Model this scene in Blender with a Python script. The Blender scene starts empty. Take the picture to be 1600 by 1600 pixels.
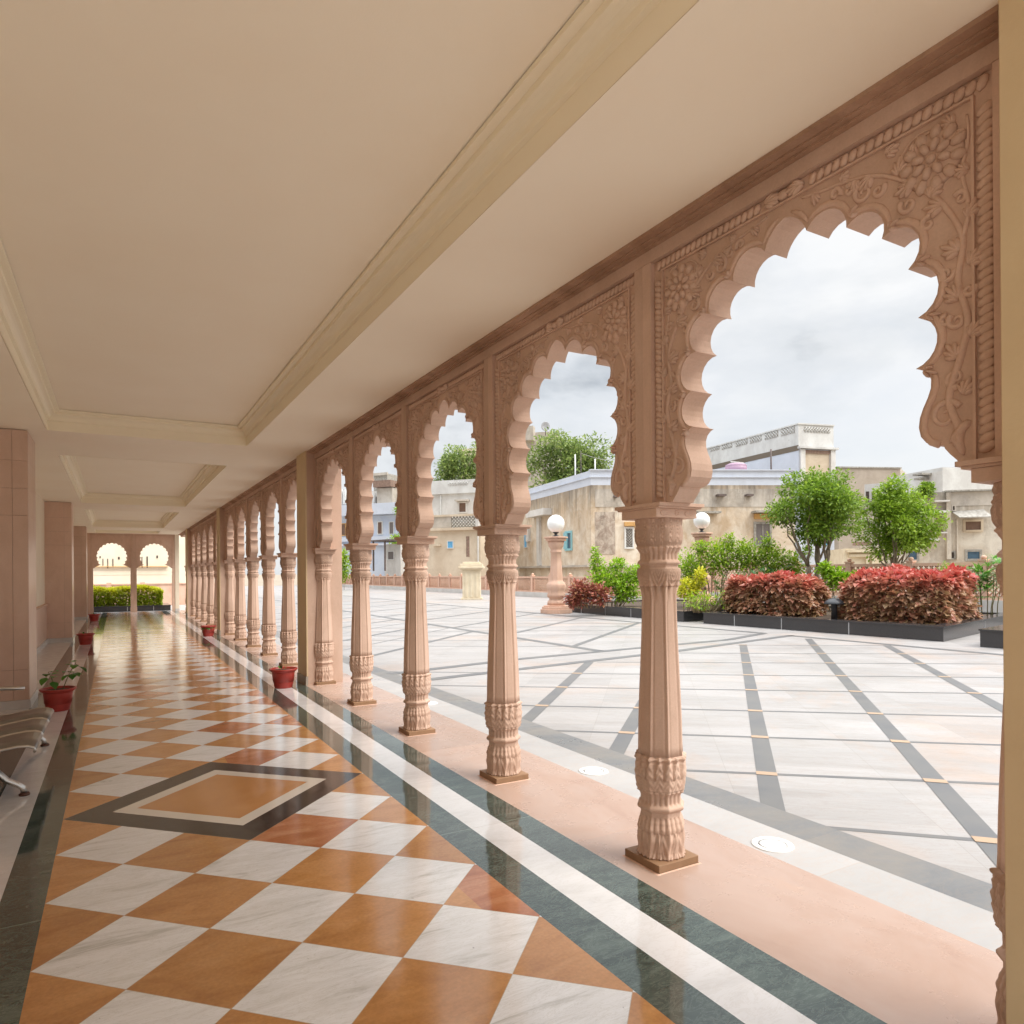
import bpy, bmesh, math, random
from math import sin, cos, pi, radians, sqrt, atan2, hypot
from mathutils import Vector, Matrix
random.seed(7)
R = radians

# ------------------------------------------------------------------ camera, sky, sun, exposure
F_PX, YAW, ROLL, X0, Y0 = 1081.06, 0.520058, -0.0075, 800.0, 893.83     # measured on the 1600 px photograph
CAM = Vector((0.30658, -4.0157, 1.58381))
sc = bpy.context.scene
COL = sc.collection
cam_d = bpy.data.cameras.new('camera'); cam = bpy.data.objects.new('camera', cam_d); COL.objects.link(cam)
cam_d.sensor_width = 36; cam_d.lens = 36 * F_PX / 1600
cam_d.shift_x = 0.0; cam_d.shift_y = (Y0 - 800) / 1600
cam_d.clip_start = 0.05; cam_d.clip_end = 3000
_r = Vector((cos(YAW), -sin(YAW), 0)); _f = Vector((sin(YAW), cos(YAW), 0)); _u = Vector((0, 0, 1))
_r3 = _r * cos(ROLL) + _u * sin(ROLL); _u3 = -_r * sin(ROLL) + _u * cos(ROLL)
cam.matrix_world = Matrix(((_r3.x, _u3.x, -_f.x, CAM.x), (_r3.y, _u3.y, -_f.y, CAM.y), (_r3.z, _u3.z, -_f.z, CAM.z), (0, 0, 0, 1)))
sc.camera = cam

SUN_EL, SUN_AZ = R(50), R(140)          # azimuth clockwise from +Y: from behind on the terrace side, veiled by cloud
world = bpy.data.worlds.new('World'); sc.world = world; world.use_nodes = True
wn = world.node_tree.nodes; wl = world.node_tree.links
for n in list(wn): wn.remove(n)
wo = wn.new('ShaderNodeOutputWorld'); bg = wn.new('ShaderNodeBackground'); bg.inputs['Strength'].default_value = 0.115
sky = wn.new('ShaderNodeTexSky'); sky.sky_type = 'NISHITA'; sky.sun_disc = False
sky.sun_elevation = SUN_EL; sky.sun_rotation = SUN_AZ; sky.dust_density = 2.0
tc = wn.new('ShaderNodeTexCoord')
mp = wn.new('ShaderNodeMapping'); mp.inputs['Scale'].default_value = (1.0, 1.0, 2.2); mp.inputs['Location'].default_value = (3.1, 0.4, 0.55)
n1 = wn.new('ShaderNodeTexNoise'); n1.inputs['Scale'].default_value = 2.7; n1.inputs['Detail'].default_value = 8; n1.inputs['Roughness'].default_value = 0.54; n1.inputs['Distortion'].default_value = 0.25
n2 = wn.new('ShaderNodeTexNoise'); n2.inputs['Scale'].default_value = 1.9; n2.inputs['Detail'].default_value = 6; n2.inputs['Roughness'].default_value = 0.55
cr = wn.new('ShaderNodeValToRGB')      # how bright the cloud is
e = cr.color_ramp.elements
e[0].position = 0.38; e[0].color = (3.5, 3.7, 3.9, 1); e[1].position = 0.62; e[1].color = (6.3, 6.35, 6.4, 1)
m_ = cr.color_ramp.elements.new(0.48); m_.color = (5.3, 5.45, 5.6, 1)
cm = wn.new('ShaderNodeValToRGB')      # how much cloud covers the blue
cm.color_ramp.elements[0].position = 0.30; cm.color_ramp.elements[0].color = (0.70,) * 3 + (1,)
cm.color_ramp.elements[1].position = 0.55; cm.color_ramp.elements[1].color = (0.98,) * 3 + (1,)
mx = wn.new('ShaderNodeMix'); mx.data_type = 'RGBA'
wl.new(tc.outputs['Generated'], mp.inputs['Vector'])
wl.new(mp.outputs[0], n1.inputs['Vector']); wl.new(mp.outputs[0], n2.inputs['Vector'])
wl.new(n1.outputs['Fac'], cr.inputs['Fac']); wl.new(n2.outputs['Fac'], cm.inputs['Fac'])
wl.new(cm.outputs['Color'], mx.inputs[0]); wl.new(sky.outputs[0], mx.inputs[6]); wl.new(cr.outputs['Color'], mx.inputs[7])
sx = wn.new('ShaderNodeSeparateXYZ'); wl.new(tc.outputs['Generated'], sx.inputs[0])      # overcast skies brighten toward the zenith
gr = wn.new('ShaderNodeMapRange'); gr.inputs['From Min'].default_value = 0.50; gr.inputs['From Max'].default_value = 0.95; gr.inputs['To Min'].default_value = 0.64; gr.inputs['To Max'].default_value = 3.0
wl.new(sx.outputs[2], gr.inputs['Value'])
gm = wn.new('ShaderNodeVectorMath'); gm.operation = 'SCALE'; wl.new(mx.outputs[2], gm.inputs[0]); wl.new(gr.outputs[0], gm.inputs['Scale'])
wl.new(gm.outputs[0], bg.inputs['Color']); wl.new(bg.outputs[0], wo.inputs['Surface'])
sun_d = bpy.data.lights.new('sun', 'SUN'); sun = bpy.data.objects.new('sun', sun_d); COL.objects.link(sun)
sun_d.energy = 1.5; sun_d.angle = R(38); sun_d.color = (1.0, 0.95, 0.86)
_sd = Vector((sin(SUN_AZ) * cos(SUN_EL), cos(SUN_AZ) * cos(SUN_EL), sin(SUN_EL)))
sun.rotation_euler = _sd.to_track_quat('Z', 'Y').to_euler()
vs = sc.view_settings; vs.view_transform = 'Standard'; vs.look = 'None'; vs.gamma = 1.0; vs.use_curve_mapping = False
vs.exposure = 1.08
try:
    sc.cycles.max_bounces = 14; sc.cycles.diffuse_bounces = 8; sc.cycles.glossy_bounces = 5
except Exception: pass

# ------------------------------------------------------------------ measuring helpers (pixels of the photograph -> metres)
def V(px, d):
    """ground plan point seen at photo column px at camera depth d"""
    a = (px - X0) / F_PX * d
    return (CAM.x + a * cos(YAW) + d * sin(YAW), CAM.y - a * sin(YAW) + d * cos(YAW))
def ZP(px, py, d):
    a = (px - X0) / F_PX * d
    return CAM.z + (Y0 - py) * d / F_PX + a * ROLL
def ray(px, py):
    a = (px - X0) / F_PX; b = -(py - Y0) / F_PX
    r = a * cos(ROLL) - b * sin(ROLL); u = a * sin(ROLL) + b * cos(ROLL)
    return Vector((r * cos(YAW) + sin(YAW), -r * sin(YAW) + cos(YAW), u))
def G(px, py, z=0.0):
    d = ray(px, py); t = (z - CAM.z) / d.z; p = CAM + d * t
    return (p.x, p.y)
def depth(x, y): return (x - CAM.x) * sin(YAW) + (y - CAM.y) * cos(YAW)

# ------------------------------------------------------------------ mesh helpers
class MB:
    def __init__(s): s.v = []; s.f = []; s.sm = []
    def add(s, vs, fs, smooth=False):
        o = len(s.v); s.v += [tuple(p) for p in vs]
        for f in fs: s.f.append(tuple(i + o for i in f)); s.sm.append(smooth)
        return s
    def box(s, x0, x1, y0, y1, z0, z1):
        v = [(x0, y0, z0), (x1, y0, z0), (x1, y1, z0), (x0, y1, z0), (x0, y0, z1), (x1, y0, z1), (x1, y1, z1), (x0, y1, z1)]
        return s.add(v, [(0, 3, 2, 1), (4, 5, 6, 7), (0, 1, 5, 4), (1, 2, 6, 5), (2, 3, 7, 6), (3, 0, 4, 7)])
    def hexa(s, P):      # 8 corners: bottom ring, top ring
        return s.add(P, [(0, 3, 2, 1), (4, 5, 6, 7), (0, 1, 5, 4), (1, 2, 6, 5), (2, 3, 7, 6), (3, 0, 4, 7)])
    def prism(s, pts, z0, z1):
        n = len(pts)
        v = [(p[0], p[1], z0) for p in pts] + [(p[0], p[1], z1) for p in pts]
        return s.add(v, [tuple(range(n - 1, -1, -1)), tuple(range(n, 2 * n))] + [(i, (i + 1) % n, n + (i + 1) % n, n + i) for i in range(n)])
    def sheet(s, pts, z):
        return s.add([(p[0], p[1], z) for p in pts], [tuple(range(len(pts)))])
    def tube(s, path, rad, n=8, squash=None, cap=True):
        path = [Vector(p) for p in path]; k = len(path); o = len(s.v)
        rs = rad if isinstance(rad, (list, tuple)) else [rad] * k
        nrm = None
        for i, p in enumerate(path):
            t = (path[min(i + 1, k - 1)] - path[max(i - 1, 0)]).normalized()
            if nrm is None:
                a = Vector((0, 0, 1)) if abs(t.z) < 0.9 else Vector((1, 0, 0)); nrm = t.cross(a).normalized()
            else:
                nrm = (nrm - t * nrm.dot(t)).normalized()
            b = t.cross(nrm)
            for j in range(n):
                q = nrm * (cos(2 * pi * j / n) * rs[i]) + b * (sin(2 * pi * j / n) * rs[i])
                if squash: q = Vector((q.x * squash[0], q.y * squash[1], q.z * squash[2]))
                s.v.append(tuple(p + q))
        for i in range(k - 1):
            for j in range(n):
                s.f.append((o + i * n + j, o + i * n + (j + 1) % n, o + (i + 1) * n + (j + 1) % n, o + (i + 1) * n + j)); s.sm.append(True)
        if cap:
            s.f.append(tuple(o + j for j in range(n - 1, -1, -1))); s.sm.append(False)
            s.f.append(tuple(o + (k - 1) * n + j for j in range(n))); s.sm.append(False)
        return s
    def lathe(s, prof, n=24, cx=0, cy=0, fn=None, cap=True):
        o = len(s.v); k = len(prof)
        for (r, z) in prof:
            for j in range(n):
                a = 2 * pi * j / n
                rr, zz = (r, z) if fn is None else fn(r, z, a)
                s.v.append((cx + rr * cos(a), cy + rr * sin(a), zz))
        for i in range(k - 1):
            for j in range(n):
                s.f.append((o + i * n + j, o + i * n + (j + 1) % n, o + (i + 1) * n + (j + 1) % n, o + (i + 1) * n + j)); s.sm.append(True)
        if cap:
            s.f.append(tuple(o + j for j in range(n - 1, -1, -1))); s.sm.append(False)
            s.f.append(tuple(o + (k - 1) * n + j for j in range(n))); s.sm.append(False)
        return s
    def ell(s, c, ax, n=10, m=6):      # ax: three half-axis vectors
        o = len(s.v); c = Vector(c); a, b, d = [Vector(q) for q in ax]
        for i in range(m + 1):
            t = pi * i / m
            for j in range(n):
                p = 2 * pi * j / n
                s.v.append(tuple(c + a * (sin(t) * cos(p)) + b * (sin(t) * sin(p)) + d * cos(t)))
        for i in range(m):
            for j in range(n):
                s.f.append((o + i * n + j, o + (i + 1) * n + j, o + (i + 1) * n + (j + 1) % n, o + i * n + (j + 1) % n)); s.sm.append(True)
        return s
    def build(s, name, mat, parent=None, loc=None, bevel=0.0, recalc=False):
        me = bpy.data.meshes.new(name); me.from_pydata(s.v, [], s.f)
        me.polygons.foreach_set('use_smooth', s.sm)
        if recalc:
            bm = bmesh.new(); bm.from_mesh(me); bmesh.ops.recalc_face_normals(bm, faces=bm.faces); bm.to_mesh(me); bm.free()
        me.update()
        o = bpy.data.objects.new(name, me); COL.objects.link(o)
        if mat: me.materials.append(mat)
        if parent: o.parent = parent
        if loc: o.location = loc
        if bevel:
            b = o.modifiers.new('bevel', 'BEVEL'); b.width = bevel; b.segments = 2; b.limit_method = 'ANGLE'; b.angle_limit = R(50)
        return o

def tag(o, label, cat, group=None, kind=None):
    if label: o['label'] = label
    if cat: o['category'] = cat
    if group: o['group'] = group
    if kind: o['kind'] = kind
    return o
def thing(name, label, cat, loc=(0, 0, 0), rz=0, group=None):
    o = bpy.data.objects.new(name, None); COL.objects.link(o); o.location = loc; o.rotation_euler = (0, 0, rz)
    o.empty_display_size = 0.1
    return tag(o, label, cat, group)
def struct(o):
    o['kind'] = 'structure'; return o
def dup(root, loc, label, rz=None, group=None):
    r = root.copy(); COL.objects.link(r); r.location = loc; r['label'] = label
    if rz is not None: r.rotation_euler = (0, 0, rz)
    if group: r['group'] = group
    for ch in list(root.children):
        c = ch.copy(); COL.objects.link(c); c.parent = r
        for g in list(ch.children):
            d = g.copy(); COL.objects.link(d); d.parent = c
    return r

# ------------------------------------------------------------------ materials
def nodes(name):
    m = bpy.data.materials.new(name); m.use_nodes = True
    return m, m.node_tree.nodes, m.node_tree.links, m.node_tree.nodes['Principled BSDF']
def ramp(N, stops):
    r = N.new('ShaderNodeValToRGB'); el = r.color_ramp.elements
    el[0].position, el[0].color = stops[0][0], tuple(stops[0][1]) + (1,)
    el[1].position, el[1].color = stops[-1][0], tuple(stops[-1][1]) + (1,)
    for p, c in stops[1:-1]:
        x = el.new(p); x.color = tuple(c) + (1,)
    return r
def noise(N, L, vec, scale, detail=4, rough=0.55, dist=0.0):
    n = N.new('ShaderNodeTexNoise'); n.inputs['Scale'].default_value = scale; n.inputs['Detail'].default_value = detail
    n.inputs['Roughness'].default_value = rough; n.inputs['Distortion'].default_value = dist
    if vec: L.new(vec, n.inputs['Vector'])
    return n
def bump(N, L, b, src, strength, dist):
    k = N.new('ShaderNodeBump'); k.inputs['Strength'].default_value = strength; k.inputs['Distance'].default_value = dist
    L.new(src, k.inputs['Height']); L.new(k.outputs[0], b.inputs['Normal']); return k
def mapping(N, L, src, scale, rot=(0, 0, 0)):
    m = N.new('ShaderNodeMapping'); m.inputs['Scale'].default_value = scale; m.inputs['Rotation'].default_value = rot
    L.new(src, m.inputs['Vector']); return m.outputs[0]
def mixc(N, L, f, a, b, mode='MIX'):
    m = N.new('ShaderNodeMix'); m.data_type = 'RGBA'; m.blend_type = mode
    for k, v in ((0, f), (6, a), (7, b)):
        if isinstance(v, (int, float)): m.inputs[k].default_value = v
        elif isinstance(v, (tuple, list)): m.inputs[k].default_value = tuple(v) + (1,) if len(v) == 3 else v
        else: L.new(v, m.inputs[k])
    return m.outputs[2]
def math_(N, L, op, a, b=None, clamp=False):
    m = N.new('ShaderNodeMath'); m.operation = op; m.use_clamp = clamp
    for k, v in ((0, a), (1, b)):
        if v is None: continue
        if isinstance(v, (int, float)): m.inputs[k].default_value = v
        else: L.new(v, m.inputs[k])
    return m.outputs[0]
def simple(name, c0, c1=None, rough=0.6, scale=4, detail=5, bmp=0.0, bscale=60, metal=0.0, stretch=(1, 1, 1), spec=None, lo=0.35, hi=0.65):
    m, N, L, b = nodes(name)
    b.inputs['Roughness'].default_value = rough; b.inputs['Metallic'].default_value = metal
    if spec is not None: b.inputs['Specular IOR Level'].default_value = spec
    co = N.new('ShaderNodeTexCoord').outputs['Object']
    if c1 is None: c1 = tuple(x * 0.88 for x in c0)
    n = noise(N, L, mapping(N, L, co, stretch), scale, detail)
    r = ramp(N, [(lo, c0), (hi, c1)]); L.new(n.outputs['Fac'], r.inputs['Fac']); L.new(r.outputs[0], b.inputs['Base Color'])
    if bmp:
        n2 = noise(N, L, co, bscale, 4); bump(N, L, b, n2.outputs['Fac'], bmp, 0.01)
    return m
def stone(name, c0, c1, c2, rough=0.75, bmp=0.10, worn=0.35):
    """sandstone: broad tone drift, fine grain and tiny dark pores"""
    m, N, L, b = nodes(name); b.inputs['Roughness'].default_value = rough
    b.inputs['Specular IOR Level'].default_value = 0.25
    co = N.new('ShaderNodeTexCoord').outputs['Object']
    oi = N.new('ShaderNodeObjectInfo')
    va = N.new('ShaderNodeVectorMath'); va.operation = 'ADD'; L.new(co, va.inputs[0])
    sc_ = N.new('ShaderNodeVectorMath'); sc_.operation = 'SCALE'; L.new(oi.outputs['Location'], sc_.inputs[0]); sc_.inputs['Scale'].default_value = 0.77
    L.new(sc_.outputs[0], va.inputs[1]); co2 = va.outputs[0]
    n = noise(N, L, mapping(N, L, co2, (1, 1, 0.6)), 2.6, 6, 0.6, 0.6)
    r = ramp(N, [(0.30, c0), (0.52, c1), (0.72, c2)]); L.new(n.outputs['Fac'], r.inputs['Fac'])
    g = noise(N, L, co2, 90, 3, 0.7); gr = ramp(N, [(0.3, (0.94,) * 3), (0.7, (1.04,) * 3)]); L.new(g.outputs['Fac'], gr.inputs['Fac'])
    c = mixc(N, L, 1.0, r.outputs[0], gr.outputs[0], 'MULTIPLY')
    p = N.new('ShaderNodeTexVoronoi'); p.inputs['Scale'].default_value = 22; L.new(co2, p.inputs['Vector'])
    pr = ramp(N, [(0.0, (1, 1, 1)), (0.045, (0, 0, 0))]); L.new(p.outputs['Distance'], pr.inputs['Fac'])
    c = mixc(N, L, math_(N, L, 'MULTIPLY', pr.outputs[0], 0.45), c, tuple(x * 0.35 for x in c1))
    orr = math_(N, L, 'ADD', math_(N, L, 'MULTIPLY', oi.outputs['Random'], 0.14), 0.93); oc_ = N.new('ShaderNodeCombineXYZ'); [L.new(orr, oc_.inputs[q]) for q in range(3)]
    c = mixc(N, L, 1.0, c, oc_.outputs[0], 'MULTIPLY')
    wx = noise(N, L, mapping(N, L, co2, (1, 1, 0.35)), 5.5, 9, 0.74, 0.8); wr = ramp(N, [(0.58, (0, 0, 0)), (0.78, (1, 1, 1))]); L.new(wx.outputs['Fac'], wr.inputs['Fac'])
    c = mixc(N, L, math_(N, L, 'MULTIPLY', wr.outputs[0], worn), c, tuple(x * 0.52 for x in c0))
    L.new(c, b.inputs['Base Color'])
    bn = noise(N, L, co2, 130, 4, 0.6); bump(N, L, b, bn.outputs['Fac'], bmp, 0.004)
    return m

M = {}
M['sandstone'] = stone('pink_sandstone', (0.53, 0.365, 0.275), (0.60, 0.42, 0.325), (0.66, 0.48, 0.38))
M['sandstone_worn'] = stone('weather_stained_sandstone', (0.30, 0.18, 0.115), (0.42, 0.265, 0.18), (0.54, 0.36, 0.26), 0.8, 0.12, 0.7)
M['sandstone_pale'] = stone('pale_pink_sandstone', (0.60, 0.37, 0.27), (0.66, 0.43, 0.32), (0.70, 0.48, 0.37))
M['sandstone_clad'] = stone('polished_pink_cladding', (0.60, 0.415, 0.315), (0.65, 0.46, 0.36), (0.70, 0.51, 0.41), 0.30, 0.03, 0.12)
M['plinth_stone'] = stone('brown_plinth_stone', (0.27, 0.16, 0.085), (0.32, 0.19, 0.11), (0.37, 0.23, 0.14), 0.6)
M['ceiling'] = simple('ceiling_paint', (0.91, 0.825, 0.675), (0.895, 0.80, 0.645), 0.75, 1.3, 5, 0.06, 140)
M['moulding'] = simple('moulding_paint', (0.89, 0.81, 0.635), (0.88, 0.80, 0.625), 0.6, 0.6, 3)
M['wall_cream'] = simple('wall_cream_paint', (0.80, 0.72, 0.58), (0.78, 0.68, 0.54), 0.7, 2, 4, 0.04, 120)
M['plaster_tan'] = simple('pier_plaster', (0.66, 0.52, 0.32), (0.62, 0.48, 0.29), 0.65, 3, 5, 0.12, 40)
M['skirting'] = simple('marble_skirting', (0.66, 0.64, 0.61), (0.58, 0.55, 0.52), 0.25, 6, 6)
M['skirting_dark'] = simple('grey_skirting', (0.42, 0.37, 0.30), (0.34, 0.30, 0.25), 0.4, 6, 6)
M['grout'] = simple('grout', (0.30, 0.19, 0.14), (0.25, 0.16, 0.12), 0.8)
M['granite'] = simple('black_granite', (0.030, 0.029, 0.030), (0.055, 0.053, 0.055), 0.16, 160, 2, 0, 60)
M['granite_joint'] = simple('granite_joint', (0.42, 0.42, 0.43), (0.36, 0.36, 0.37), 0.5)
M['soil'] = simple('soil', (0.10, 0.065, 0.04), (0.05, 0.035, 0.022), 0.95, 14, 6, 0.8, 30)
M['terracotta'] = simple('red_pot_plastic', (0.40, 0.042, 0.030), (0.33, 0.034, 0.024), 0.38, 6, 4, 0.02, 60)
M['steel'] = simple('brushed_steel', (0.62, 0.59, 0.55), (0.55, 0.52, 0.48), 0.28, 8, 3, 0, 60, 1.0)
M['seat_metal'] = simple('perforated_seat_metal', (0.27, 0.25, 0.23), (0.23, 0.21, 0.195), 0.32, 8, 3, 0.1, 220, 0.85)
M['rubber'] = simple('rust_brown_foot_cap', (0.12, 0.05, 0.03), (0.08, 0.03, 0.02), 0.6)
M['black_metal'] = simple('black_metal', (0.025, 0.027, 0.032), (0.04, 0.042, 0.048), 0.4)
M['dark'] = simple('dark_opening', (0.05, 0.035, 0.028), (0.07, 0.05, 0.04), 0.8)
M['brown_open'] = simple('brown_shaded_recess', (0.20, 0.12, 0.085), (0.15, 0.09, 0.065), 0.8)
M['blue_shutter'] = simple('blue_shutter_paint', (0.14, 0.42, 0.68), (0.10, 0.34, 0.58), 0.5, 8)
M['teal_shutter'] = simple('teal_shutter_paint', (0.28, 0.55, 0.60), (0.22, 0.48, 0.54), 0.5, 8)
M['grey_shutter'] = simple('grey_wood_shutter', (0.20, 0.175, 0.165), (0.15, 0.13, 0.12), 0.7, 8, 4, 0, 60, 0, (6, 6, 1))
M['white_frame'] = simple('white_frame_paint', (0.72, 0.72, 0.70), (0.62, 0.62, 0.60), 0.5)
M['glass_blue'] = simple('blue_dark_glass', (0.07, 0.13, 0.19), (0.05, 0.09, 0.13), 0.08, 3)
M['ochre'] = simple('ochre_paint', (0.62, 0.36, 0.12), (0.55, 0.31, 0.11), 0.7)
M['grey_slab'] = simple('weathered_cement', (0.42, 0.40, 0.36), (0.26, 0.24, 0.21), 0.85, 5, 7, 0.3, 30)
M['brown_slab'] = simple('rusty_brown_sheet', (0.30, 0.20, 0.15), (0.20, 0.13, 0.10), 0.8, 6)
M['tank'] = simple('pink_water_tank_plastic', (0.42, 0.27, 0.36), (0.36, 0.23, 0.31), 0.5)
M['bark'] = simple('bark', (0.30, 0.235, 0.17), (0.17, 0.13, 0.09), 0.9, 9, 6, 0.8, 30, 0, (3, 3, 0.6))
M['stem'] = simple('green_stem', (0.16, 0.17, 0.06), (0.22, 0.15, 0.08), 0.7)
M['twig'] = simple('dry_twig', (0.34, 0.26, 0.15), (0.22, 0.16, 0.09), 0.9)
M['gate_cream'] = simple('cream_gate_plaster', (0.72, 0.635, 0.475), (0.62, 0.52, 0.365), 0.7, 2, 6)
M['dish'] = simple('satellite_dish_grey', (0.52, 0.52, 0.54), (0.46, 0.46, 0.48), 0.5)
M['far_cream'] = simple('sunlit_cream_wall', (0.80, 0.71, 0.57), (0.74, 0.64, 0.49), 0.8, 0.7, 6)
M['wire'] = simple('rusty_pole', (0.16, 0.12, 0.11), (0.10, 0.08, 0.07), 0.7)

def globe_mat():
    m, N, L, b = nodes('opal_globe'); b.inputs['Base Color'].default_value = (0.86, 0.86, 0.85, 1); b.inputs['Roughness'].default_value = 0.22
    b.inputs['Subsurface Weight'].default_value = 0.35; b.inputs['Subsurface Radius'].default_value = (0.1, 0.1, 0.1)
    n = noise(N, L, N.new('ShaderNodeTexCoord').outputs['Object'], 4); r = ramp(N, [(0.3, (0.88, 0.88, 0.87)), (0.7, (0.84, 0.84, 0.82))])
    L.new(n.outputs['Fac'], r.inputs['Fac']); L.new(r.outputs[0], b.inputs['Base Color']); return m
M['globe'] = globe_mat()

def plaster(name, clean, dirt, streak, amount=0.6, rough=0.9, scale=1.0, dark=(0.16, 0.135, 0.11), ztop=None, drip=3.0):
    """old lime plaster: blotches, flaked patches, damp running down from the roof edge in uneven tongues"""
    m, N, L, b = nodes(name); b.inputs['Roughness'].default_value = rough; b.inputs['Specular IOR Level'].default_value = 0.15
    co = N.new('ShaderNodeTexCoord').outputs['Object']
    n = noise(N, L, co, 0.5 * scale, 9, 0.68, 1.0); r = ramp(N, [(0.40, clean), (0.62, dirt)]); L.new(n.outputs['Fac'], r.inputs['Fac'])
    wv = noise(N, L, co, 0.8, 4, 0.6); wo_ = N.new('ShaderNodeVectorMath'); wo_.operation = 'SCALE'; L.new(wv.outputs['Color'], wo_.inputs[0]); wo_.inputs['Scale'].default_value = 1.3
    wa = N.new('ShaderNodeVectorMath'); wa.operation = 'ADD'; L.new(co, wa.inputs[0]); L.new(wo_.outputs[0], wa.inputs[1])
    st = noise(N, L, mapping(N, L, wa.outputs[0], (1, 1, 0.22)), 0.62 * scale, 11, 0.72); sr = ramp(N, [(0.46, (0, 0, 0)), (0.70, (1, 1, 1))]); L.new(st.outputs['Fac'], sr.inputs['Fac'])
    br = noise(N, L, co, 0.35, 5, 0.6); bm_ = ramp(N, [(0.38, (0.25,) * 3), (0.62, (1, 1, 1))]); L.new(br.outputs['Fac'], bm_.inputs['Fac'])
    f = math_(N, L, 'MULTIPLY', math_(N, L, 'MULTIPLY', sr.outputs[0], bm_.outputs[0]), amount)
    c = mixc(N, L, f, r.outputs[0], streak)
    if ztop is not None:
        sp = N.new('ShaderNodeSeparateXYZ'); L.new(co, sp.inputs[0])
        tn = noise(N, L, mapping(N, L, co, (1, 1, 0.10)), 1.4, 8, 0.7)
        dd = math_(N, L, 'DIVIDE', math_(N, L, 'SUBTRACT', ztop, sp.outputs[2]), drip)
        k = math_(N, L, 'SUBTRACT', math_(N, L, 'MULTIPLY', tn.outputs['Fac'], 2.1), math_(N, L, 'ADD', dd, 0.45), True)
        c = mixc(N, L, math_(N, L, 'MULTIPLY', k, 1.1, True), c, dark)
    fl = noise(N, L, co, 1.7 * scale, 10, 0.74, 1.2); fr = ramp(N, [(0.60, (0, 0, 0)), (0.72, (1, 1, 1))]); L.new(fl.outputs['Fac'], fr.inputs['Fac'])
    c = mixc(N, L, math_(N, L, 'MULTIPLY', fr.outputs[0], amount * 0.5), c, dark)
    L.new(c, b.inputs['Base Color'])
    bn = noise(N, L, co, 5, 8, 0.7); bump(N, L, b, bn.outputs['Fac'], 0.35, 0.03)
    return m
M['pl_tan'] = plaster('stained_tan_plaster', (0.74, 0.66, 0.55), (0.58, 0.45, 0.315), (0.36, 0.26, 0.17), 0.85, ztop=8.3, drip=3.6, dark=(0.17, 0.14, 0.11))
M['pl_grey'] = plaster('stained_grey_plaster', (0.56, 0.51, 0.45), (0.45, 0.40, 0.335), (0.25, 0.22, 0.19), 0.9)
M['pl_top'] = plaster('rain_streaked_grey_plaster', (0.58, 0.53, 0.465), (0.47, 0.415, 0.35), (0.22, 0.195, 0.165), 1.0, ztop=8.9, drip=3.0, dark=(0.15, 0.13, 0.115), scale=1.3)
M['pl_blue'] = plaster('pale_blue_limewash', (0.60, 0.64, 0.72), (0.56, 0.60, 0.68), (0.44, 0.46, 0.50), 0.5)
M['pl_blue2'] = plaster('blue_limewash', (0.50, 0.56, 0.68), (0.58, 0.63, 0.71), (0.42, 0.45, 0.50), 0.4)
M['pl_white'] = plaster('weathered_whitewash', (0.70, 0.685, 0.66), (0.60, 0.58, 0.545), (0.38, 0.355, 0.32), 0.6)
M['pl_white2'] = plaster('old_white_parapet', (0.66, 0.66, 0.64), (0.56, 0.55, 0.53), (0.34, 0.33, 0.315), 0.6)
M['pl_ochre'] = plaster('tan_wall', (0.66, 0.565, 0.44), (0.57, 0.465, 0.345), (0.38, 0.30, 0.22), 0.5)
M['pl_brown'] = plaster('brown_parapet', (0.44, 0.375, 0.31), (0.38, 0.32, 0.26), (0.30, 0.25, 0.205), 0.5)
M['pl_right'] = plaster('flaking_cream_plaster', (0.70, 0.645, 0.555), (0.56, 0.48, 0.385), (0.27, 0.23, 0.19), 0.85, 0.9, 1.4, ztop=6.8, drip=3.0, dark=(0.15, 0.13, 0.11))
M['stain'] = plaster('black_mould_stain', (0.56, 0.48, 0.40), (0.34, 0.26, 0.21), (0.10, 0.08, 0.065), 1.0, 0.95, 2.6, (0.03, 0.025, 0.022))

def leaf_mat(name, cols, trans=0.35, zramp=None, rough=0.45):
    m, N, L, b = nodes(name); N.remove(b); out = N['Material Output']
    g = N.new('ShaderNodeNewGeometry')
    r = ramp(N, [(i / max(1, len(cols) - 1), c) for i, c in enumerate(cols)]); L.new(g.outputs['Random Per Island'], r.inputs['Fac'])
    c = r.outputs[0]
    if zramp:      # young growth at the tips has its own colour
        z0, z1, top = zramp
        sp = N.new('ShaderNodeSeparateXYZ'); L.new(N.new('ShaderNodeTexCoord').outputs['Object'], sp.inputs[0])
        nz = noise(N, L, N.new('ShaderNodeTexCoord').outputs['Object'], 3.2, 3)
        z = math_(N, L, 'ADD', sp.outputs[2], math_(N, L, 'MULTIPLY', math_(N, L, 'SUBTRACT', nz.outputs['Fac'], 0.5), (z1 - z0) * 1.6))
        t = math_(N, L, 'DIVIDE', math_(N, L, 'SUBTRACT', z, z0), z1 - z0, True)
        r2 = ramp(N, [(i / max(1, len(top) - 1), q) for i, q in enumerate(top)]); L.new(g.outputs['Random Per Island'], r2.inputs['Fac'])
        c = mixc(N, L, t, c, r2.outputs[0])
    p = N.new('ShaderNodeBsdfPrincipled'); p.inputs['Roughness'].default_value = rough; L.new(c, p.inputs['Base Color'])
    tr = N.new('ShaderNodeBsdfTranslucent'); L.new(c, tr.inputs['Color'])
    ms = N.new('ShaderNodeMixShader'); ms.inputs[0].default_value = trans
    L.new(p.outputs[0], ms.inputs[1]); L.new(tr.outputs[0], ms.inputs[2]); L.new(ms.outputs[0], out.inputs['Surface'])
    return m
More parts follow.
